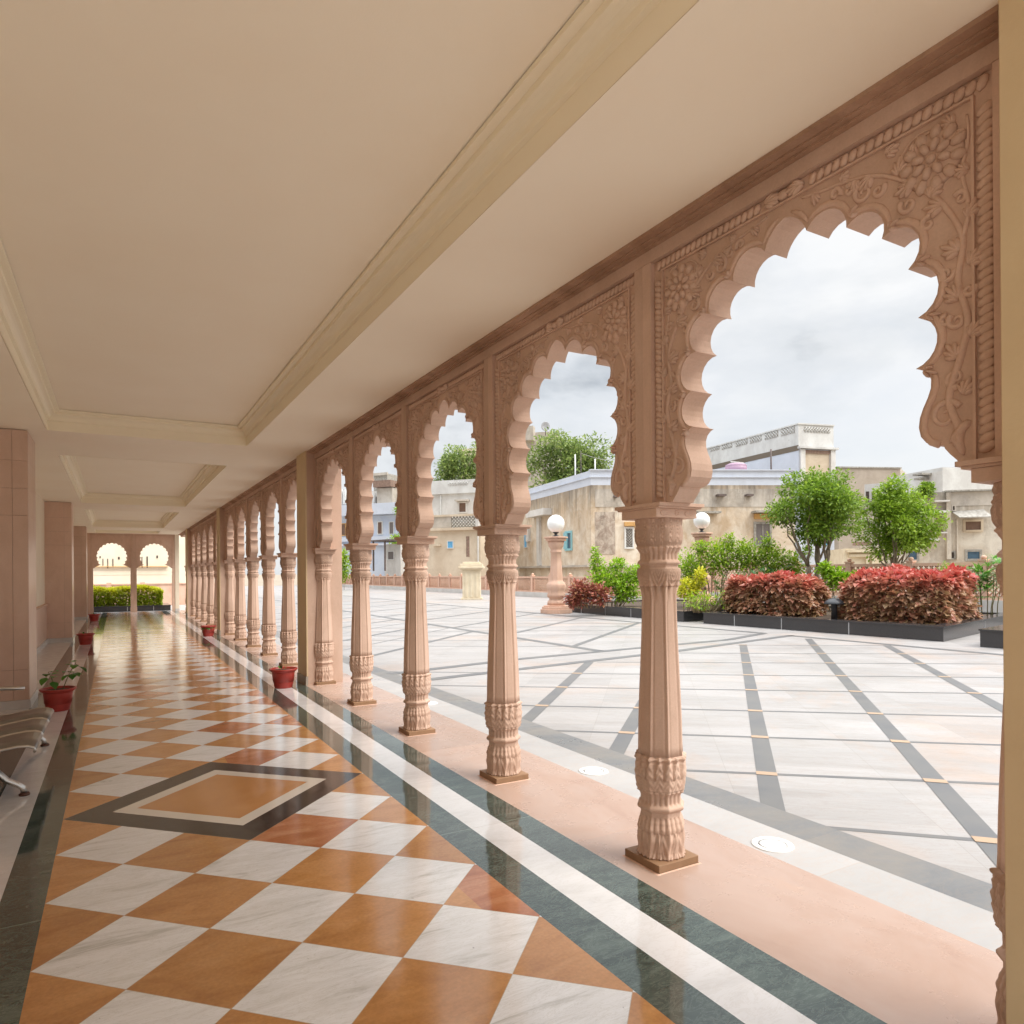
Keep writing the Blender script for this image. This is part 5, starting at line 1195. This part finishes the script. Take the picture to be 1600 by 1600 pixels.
# white house with the roof terrace and the stair tower
A = V(1249, 62.0); Bp = V(1304, 63.0); Cp = V(1090, 76.0)
zt = ZP(1249, 663, 62.0); z_mid = ZP(1249, 700, 62.0)
h2 = thing('white_house', 'tall weathered white house with a jali parapet and an open stair tower', 'house')
mb = MB(); block_from(A, Bp, 10, -0.35, z_mid, mb, Cp); mb.build('wall', M['pl_blue'], h2, recalc=True)
mb = MB(); block_from(A, Bp, 10, z_mid + 0.001, zt, mb, Cp); mb.build('parapet', M['pl_white2'], h2, recalc=True)
fa, fb = Face(A, Bp), Face(A, Cp)
mb = MB(); fa.block(mb, -0.1, fa.L + 0.3, z_mid - 0.05, z_mid + 0.13, 0, 0.35); fa.block(mb, -0.08, fa.L + .05, zt, zt + 0.12, -0.5, 0.10); fb.block(mb, 0.0, fb.L, zt, zt + 0.12, -0.3, 0.10); mb.build('slab_edge', M['pl_white2'], h2, recalc=True)
o_ = part(h2, fa, 'tower_opening', M['pl_ochre'], [(1257, 709, 1296, 765)], 0.002, 0.012)
part(h2, fa, 'tower_post', M['pl_white'], [(1249.5, 702, 1256.5, 770), (1296.5, 702, 1303.5, 770)], 0.003, 0.20); part(h2, fa, 'tower_shutter', M['brown_slab'], [(1257, 704, 1296, 709)], 0.003, 0.12)
jali(h2, fa, (1256, 668, 1297, 676), M['pl_white2'], 0.03, 0.30, 0.04, M['grey_slab'])
for r_ in [(1110, 698, 1124, 704), (1128, 694, 1144, 701), (1150, 687, 1168, 696), (1172, 682, 1190, 691), (1195, 675, 1216, 685), (1220, 668, 1242, 679)]: jali(h2, fb, r_, M['pl_white2'], 0.03, 0.34, 0.045, M['grey_slab'])
part(h2, fb, 'render_band', M['pl_tan'], [(1112, 711, 1248, 719)], 0.002, 0.03)
window(h2, fa, (1287, 836, 1294, 850), M['glass_blue'], M['blue_shutter'], 0.08)
mb = MB(); fx = Face(V(1206, 58), V(1207, 58)); x_, y_ = V(1206, 58); z1_, z2_ = ZP(1206, 737, 58), ZP(1206, 702, 58)
po = thing('roof_pole', 'thin dark pole standing on the pale blue parapet', 'pole', (x_, y_, 0)); MB().tube([(0, 0, z1_ - 0.6), (0, 0, z2_)], 0.07, 6).build('shaft', M['wire'], po); MB().lathe([(0.2, z1_ - 0.65), (0.2, z1_ - 0.55)], 8).build('socket', M['grey_slab'], po)
x_, y_ = V(1151, 59); z1_ = ZP(1151, 736, 59)
tk = thing('water_tank', 'pink plastic water tank on the roof of the tan house', 'water tank', (x_, y_, z1_ - 0.3)); MB().lathe([(0.88, 0), (0.90, 0.3), (0.86, 0.32), (0.90, 0.36), (0.90, 0.62), (0.86, 0.64), (0.88, 0.68), (0.86, 0.80), (0.62, 0.92), (0.32, 0.96)], 28).build('body', M['tank'], tk); MB().lathe([(0.34, 0.961), (0.35, 1.03), (0.1, 1.07)], 18).build('lid', M['white_frame'], tk)
MB().box(-0.6, 0.9, -0.05, 0.05, 1.02, 1.09).build('pipe', M['white_frame'], tk)
# brown block between the ficus crowns
h3 = thing('brown_house', 'plain brown rendered block rising behind the two ficus trees', 'house')
A = V(1311, 78); Bp = V(1408, 79); Cp = V(1330, 95); D_ = V(1432, 92)
mb = MB(); block_from(A, Bp, 10, -0.35, ZP(1311, 731, 78), mb); mb.build('wall', M['pl_brown'], h3, recalc=True)
mb = MB(); fc = block_from(Bp, D_, 8, -0.35, ZP(1408, 731, 79) - 0.02, mb); mb.build('side_wall', M['pl_grey'], h3, recalc=True)
f3 = Face(A, Bp); mb = MB(); f3.block(mb, -.1, f3.L + .1, ZP(1311, 731, 78), ZP(1311, 731, 78) + .15, -.5, .12); mb.build('coping', M['grey_slab'], h3, recalc=True)
h3b = thing('white_annex', 'low white walled annex with a slanting parapet behind the pale ficus', 'house')
A = V(1352, 66); Bp = V(1436, 64); mb = MB(); f_ = Face(A, Bp); za, zc = ZP(1352, 757, 66), ZP(1436, 750, 64)
p4 = [f_.pt(0, 0), f_.pt(f_.L, 0), f_.pt(f_.L, -6), f_.pt(0, -6)]
mb.hexa([(*p, -0.35) for p in p4] + [(*p4[0], za), (*p4[1], zc), (*p4[2], zc), (*p4[3], za)]); mb.build('wall', M['pl_white'], h3b, recalc=True)
part(h3b, f_, 'louvre', M['dark'], [(1353, 768, 1358, 786), (1362, 768, 1368, 786)], 0.002, 0.05); part(h3b, f_, 'roof_slab', M['pl_white2'], [(1408, 752, 1430, 756)], 0.0, 1.4)
# cream gate wall between the tree trunks
h4 = thing('cream_gatehouse', 'cream gatehouse wall with a moulded cornice between the ficus trunks', 'gatehouse')
A = V(1318, 44); Bp = V(1383, 43.5); f4 = Face(A, Bp); mb = MB(); block_from(A, Bp, 4, -0.35, ZP(1350, 857, 44), mb); mb.build('wall', M['gate_cream'], h4, recalc=True)
mb = MB(); f4.px(mb, 1322, 859, 1371, 863, .0, .35); f4.px(mb, 1326, 866, 1368, 870, 0, .2); mb.build('cornice', M['gate_cream'], h4, recalc=True)
part(h4, f4, 'pilaster', M['gate_cream'], [(1352, 870, 1356, 900), (1361, 870, 1366, 900)], 0.002, 0.22); part(h4, f4, 'roof_clutter', M['brown_slab'], [(1336, 847, 1360, 852)], -0.6, 0.2)
# flaking house on the right
h5 = thing('flaking_house', 'flaking cream house with shaded windows at the right of the terrace', 'house')
A = V(1396, 47); Bp = V(1640, 45); f5 = Face(A, Bp); zt = ZP(1480, 768, 46)
mb = MB(); block_from(A, Bp, 9, -0.35, zt, mb); mb.build('wall', M['pl_right'], h5, recalc=True)
part(h5, f5, 'damp_band', M['pl_grey'], [(1478, 768, 1556, 790)], 0.002, 0.03)
mb = MB(); f5.block(mb, 3.2, f5.L, zt, zt + 0.10, -0.6, 0.22); mb.build('roof_edge', M['grey_slab'], h5, recalc=True)
window(h5, f5, (1508, 815, 1532, 828), M['brown_open'], M['pl_ochre'], 0.14); window(h5, f5, (1511, 862, 1530, 873), M['glass_blue'], M['grey_slab'], 0.14)
window(h5, f5, (1419, 862, 1432, 874), M['glass_blue'], M['grey_slab'], 0.14); window(h5, f5, (1488, 791, 1491, 797), M['dark'], M['pl_grey'], 0.08, 'vent')
window(h5, f5, (1482, 863, 1490, 872), M['dark'], M['grey_slab'], 0.10)
u0, u1, z0, z1 = f5.pxr(1487, 800, 1537, 811); aw = MB()
aw.hexa([(*f5.pt(u0, 0.0), z1), (*f5.pt(u1, 0.0), z1 + .1), (*f5.pt(u1, 1.3), z0), (*f5.pt(u0, 1.3), z0)] + [(*f5.pt(u0, 0.0), z1 + .06), (*f5.pt(u1, 0.0), z1 + .16), (*f5.pt(u1, 1.3), z0 + .06), (*f5.pt(u0, 1.3), z0 + .06)]); aw.build('awning', M['grey_slab'], h5, recalc=True)
part(h5, f5, 'recess', M['brown_open'], [(1452, 818, 1474, 833), (1462, 803, 1472, 816)], 0.002, 0.02); part(h5, f5, 'ledge', M['pl_white'], [(1448, 799, 1477, 802), (1455, 783, 1478, 785), (1450, 832, 1474, 834), (1440, 842, 1462, 846)], 0.002, 0.7)
part(h5, f5, 'pilaster', M['pl_right'], [(1477, 770, 1484, 874), (1493, 812, 1495, 874)], 0.002, 0.25)
h6 = thing('grey_house', 'pale grey cement block above the flaking house roof', 'house')
A = V(1443, 60); M1 = V(1474, 58); Bp = V(1640, 60); mb = MB(); f6 = block_from(A, M1, 6, -0.35, ZP(1460, 738, 59), mb); mb.build('side_wall', M['pl_white'], h6, recalc=True)
mb = MB(); f7 = block_from(M1, Bp, 6, -0.35, ZP(1480, 730, 58), mb); mb.build('wall', M['pl_white2'], h6, recalc=True); part(h6, f6, 'roof_slab', M['grey_slab'], [(1441, 740, 1456, 743), (1443, 747, 1452, 750)], 0.0, 1.0)
bush('rooftop_shrub', 'small green shrub sprouting from the flaking house roof', (*V(1447, 46.5), ZP(1447, 785, 46.5)), [((0, 0, 0.7), (0.6, 0.5, 0.45)), ((0.25, 0, 1.05), (0.4, 0.4, 0.35))], 900, 0.22, M['lf_tree'], 51, nst=8)

# house with jali balcony seen through the third arch
h7 = thing('balcony_house', 'tan and white house with a jali balcony and one blue window', 'house')
A = V(655, 62); Bp = V(751, 60); f8 = Face(A, Bp); zl = ZP(700, 828, 61)
mb = MB(); block_from(A, Bp, 8, -0.35, zl, mb); mb.build('lower_wall', M['pl_ochre'], h7, recalc=True)
A2 = V(650, 64.5); B2 = V(752, 62.5); f9 = Face(A2, B2); mb = MB(); block_from(A2, B2, 5, zl - 0.4, ZP(700, 751, 63.5), mb); mb.build('upper_wall', M['pl_white'], h7, recalc=True)
mb = MB(); f8.px(mb, 655, 825, 751, 829, -2.0, .35); f8.px(mb, 655, 804, 751, 807, -0.25, .12); mb.build('balcony_slab', M['pl_ochre'], h7, recalc=True)
part(h7, f8, 'balcony_wall', M['pl_grey'], [(655, 807.3, 705, 824.8)], -0.2, 0.0); jali(h7, f8, (705, 807, 743, 825), M['grey_slab'], -0.06, 0.30, 0.055)
part(h7, f8, 'balcony_post', M['pl_white'], [(743, 806, 748, 825)], -0.2, 0.05)
part(h7, f9, 'parapet', M['pl_white2'], [(650, 751, 752, 772)], 0.002, 0.25); jali(h7, f9, (702, 753, 733, 759), M['pl_white2'], 0.27, 0.26, 0.035)
window(h7, f9, (718, 786, 728, 800), M['brown_open'], M['pl_white'], 0.10); part(h7, f9, 'sunshade', M['pl_grey'], [(714, 781, 734, 783.5)], 0.002, 0.6); part(h7, f9, 'pipe', M['white_frame'], [(688.5, 774, 690, 805)], 0.02, 0.12)
window(h7, f8, (700, 846, 708, 856), M['blue_shutter'], M['white_frame'], 0.06); part(h7, f8, 'brick_patch', M['brown_slab'], [(728.5, 838, 733.5, 870)], 0.002, 0.02)
part(h7, f8, 'drain_pipe', M['white_frame'], [(747, 832, 748.3, 880)], 0.02, 0.14); part(h7, f8, 'sunshade', M['pl_ochre'], [(678, 851, 690, 853)], 0.002, 0.4)
# distant blue and white houses
h8 = thing('blue_house', 'distant blue and white house with shuttered windows seen through the fourth arch', 'house')
A = V(480, 92); Bp = V(640, 86); f10 = Face(A, Bp); z_a = ZP(600, 806, 88); z_b = ZP(600, 765, 88)
mb = MB(); block_from(A, Bp, 9, -0.35, z_a, mb); mb.build('lower_wall', M['pl_blue2'], h8, recalc=True)
mb = MB(); A3 = V(480, 93.5); B3 = V(640, 87.5); f11 = block_from(A3, B3, 6, z_a - 0.3, z_b, mb); mb.build('upper_wall', M['pl_white'], h8, recalc=True)
part(h8, f10, 'balcony', M['pl_blue'], [(482, 789, 638, 806)], -0.3, 0.9); part(h8, f10, 'ledge', M['pl_blue'], [(482, 839, 638, 846), (482, 850, 638, 853)], 0.002, 0.35)
window(h8, f10, (534, 819, 540, 836), M['brown_open'], M['ochre'], 0.10); window(h8, f10, (591, 816, 597, 834), M['brown_open'], M['white_frame'], 0.12); window(h8, f10, (609, 816, 615, 834), M['grey_shutter'], M['white_frame'], 0.08)
part(h8, f11, 'doorway', M['dark'], [(588, 776, 590, 788), (592, 776, 594, 788)], 0.002, 0.03); part(h8, f11, 'white_frame', M['white_frame'], [(583, 770, 587, 789), (532, 765, 536, 788), (538, 765, 541, 788), (595, 774, 597, 789)], 0.002, 0.3)
part(h8, f11, 'roof_shed', M['pl_grey'], [(597, 764, 621, 788)], 0.002, 1.2); part(h8, f11, 'roof_sheet', M['brown_slab'], [(595, 753, 622, 763)], 0.0, 1.8)
h9 = thing('cement_tower', 'bare cement stair block on the roofs behind the blue house', 'house')
A = V(585, 104); Bp = V(606, 103); f12 = Face(A, Bp); mb = MB(); block_from(A, Bp, 5, -0.35, ZP(600, 741, 104), mb); mb.build('wall', M['grey_slab'], h9, recalc=True); part(h9, f12, 'parapet', M['pl_grey'], [(584.5, 739, 606.5, 743)], 0.002, 0.3)
h10 = thing('low_shed', 'low white shed with a flat roof on thin poles in front of the blue house', 'shed')
A = V(601, 74); Bp = V(626, 72); f13 = Face(A, Bp); mb = MB(); block_from(A, Bp, 4, -0.35, ZP(612, 850, 73), mb); mb.build('wall', M['pl_white'], h10, recalc=True)
part(h10, f13, 'roof', M['wire'], [(597, 844, 627, 846)], -1.0, 1.6); part(h10, f13, 'pole', M['wire'], [(600, 846, 601, 892)], 1.3, 1.45); part(h10, f13, 'pole', M['wire'], [(618, 846, 619, 892)], 1.3, 1.45)
window(h10, f13, (607, 862, 616, 874), M['grey_shutter'], M['white_frame'], 0.08)
h11 = thing('cream_villa', 'cream villa with stepped cornices peeping out of the far tree', 'house')
A = V(722, 104); Bp = V(762, 102); f14 = Face(A, Bp); mb = MB(); block_from(A, Bp, 8, -0.35, ZP(740, 708, 103), mb); mb.build('wall', M['gate_cream'], h11, recalc=True)
part(h11, f14, 'cornice', M['gate_cream'], [(719, 710, 760, 714), (722, 703, 755, 708)], -2, 1.4)
h12 = thing('dish_house', 'grey rooftop block with a satellite dish behind the far tree', 'house')
A = V(800, 108); Bp = V(865, 106); f15 = Face(A, Bp); mb = MB(); block_from(A, Bp, 8, -0.35, ZP(840, 676, 107), mb); mb.build('wall', M['pl_grey'], h12, recalc=True)
part(h12, f15, 'stair_block', M['pl_grey'], [(818, 668, 836, 690)], 0.0, 1.2)
x_, y_ = V(854, 105); z_ = ZP(854, 676, 105)
ds = thing('satellite_dish', 'round grey satellite dish on the rooftop behind the far tree', 'satellite dish', (x_, y_, z_), -YAW)
dm = MB(); n_ = 24
dm.add([(0, 0.15, 0.95)] + [(0.65 * k * cos(2 * pi * j / n_), 0.15 - 0.28 * k * k, 0.95 + 0.70 * k * sin(2 * pi * j / n_)) for k in (0.5, 1.0) for j in range(n_)], [(0, 1 + j, 1 + (j + 1) % n_) for j in range(n_)] + [(1 + j, 1 + n_ + j, 1 + n_ + (j + 1) % n_, 1 + (j + 1) % n_) for j in range(n_)], True)
o_ = dm.build('reflector', M['dish'], ds); o_.modifiers.new('t', 'SOLIDIFY').thickness = 0.03
MB().tube([(0, 0.2, -0.4), (0, 0.2, 0.95)], 0.06, 6).build('mast', M['wire'], ds)
for px, ya, yb, lab in [(900, 710, 742, 'thin pale pole on the tan house roof, nearer the far tree'), (931, 717, 735, 'short thin pale pole on the pale blue parapet')]:
    x_, y_ = V(px, 58); o_ = thing('roof_pole', lab, 'pole', (x_, y_, 0)); MB().tube([(0, 0, ZP(px, yb + 12, 58)), (0, 0, ZP(px, ya, 58))], 0.06, 6).build('shaft', M['white_frame'], o_); MB().lathe([(0.14, ZP(px, yb + 12, 58) - .1), (0.14, ZP(px, yb + 10, 58))], 8).build('socket', M['grey_slab'], o_)
pa, pb = V(909, 58), V(975, 60)
wr = thing('overhead_wire', 'thin wire sagging away from the pale roof pole across the far tree', 'wire')
MB().tube([(pa[0] + (pb[0] - pa[0]) * t, pa[1] + (pb[1] - pa[1]) * t, ZP(909, 708, 58) + (ZP(975, 718, 60) - ZP(909, 708, 58)) * t - 0.25 * sin(pi * t)) for t in [i / 10 for i in range(11)]], 0.018, 5).build('cable', M['grey_slab'], wr)
MB().tube([(pa[0], pa[1], ZP(909, 745, 58)), (pa[0], pa[1], ZP(909, 705, 58))], 0.035, 6).build('mast', M['wire'], wr)
# big trees among the houses
tree('roadside_tree', 'big leafy tree behind the balcony house', (*V(722, 84), -0.3), 7.5, (14.0, (3.6, 3.6, 4.6)), 6500, 0.42, M['lf_far'], 61, 'big trees among the far houses', 1, 0.35, 30)
tree('roadside_tree', 'wide leafy tree rising behind the tan house and globe lamp', (*V(893, 82), -0.3), 7.5, (14.2, (6.4, 5.0, 5.0)), 14000, 0.42, M['lf_far'], 62, 'big trees among the far houses', 1, 0.40, 40)
bush('roadside_shrub', 'green shrub below the distant blue house beside the first pier', (*V(532, 66), 0), [((0, 0, 2.0), (1.2, 1.0, 1.3)), ((-0.7, 0.3, 1.2), (1.0, 0.9, 0.9)), ((0.2, 0, 3.2), (0.6, 0.6, 0.8))], 2200, 0.26, M['lf_bush'], 63, nst=10, group='shrubs among the far houses')
bush('roadside_shrub', 'leafy shoots in front of the blue house beside the white shed', (*V(622, 78), 0), [((0, 0, 5.2), (1.0, 0.9, 0.7)), ((0.2, 0, 3.6), (0.8, 0.7, 0.5)), ((0.3, 0, 8.6), (0.7, 0.6, 0.6))], 1500, 0.28, M['lf_bush'], 64, nst=12, group='shrubs among the far houses')

# ------------------------------------------------------------------ beyond the end arches
h13 = thing('end_house', 'long sunlit cream house outside the end arches', 'house')
mb = MB(); mb.box(-16, 5.3, 44, 52, -0.3, 9.0); mb.build('wall', M['far_cream'], h13)
fE = Face((-16, 44), (5.3, 44))
part(h13, fE, 'slit_window', M['dark'], [(160.3, 873, 161.5, 884), (167.8, 873, 169, 888), (175.8, 873, 177.2, 886), (221.3, 870, 222.5, 887), (229, 869.5, 231, 887)], 0.002, 0.03)
part(h13, fE, 'round_vent', M['dark'], [(155.6, 869, 157.4, 872), (184.6, 870, 187, 874), (244.4, 868, 246.8, 872)], 0.002, 0.03)
part(h13, fE, 'string_course', M['ochre'], [(120, 885.0, 262, 885.9)], 0.002, 0.18); part(h13, fE, 'joint', M['pl_tan'], [(120, 891, 262, 891.4), (120, 898, 262, 898.4), (120, 845, 262, 845.4)], 0.002, 0.02)
h14 = thing('pink_wall', 'low pink stone wall behind the golden hedge', 'wall', (0, 36.5, 0)); MB().box(-9, 6.0, -0.12, 0.12, -0.3, 1.08).build('panel', M['sandstone_pale'], h14)
mb = MB(); [mb.box(x - .11, x + .11, -0.16, 0.16, -0.3, 1.20) for x in [-9 + 1.5 * k for k in range(11)]]; mb.build('pillars', M['sandstone_pale'], h14); MB().box(-9, 6.0, -0.17, 0.17, 1.081, 1.14).build('coping', M['sandstone_pale'], h14)
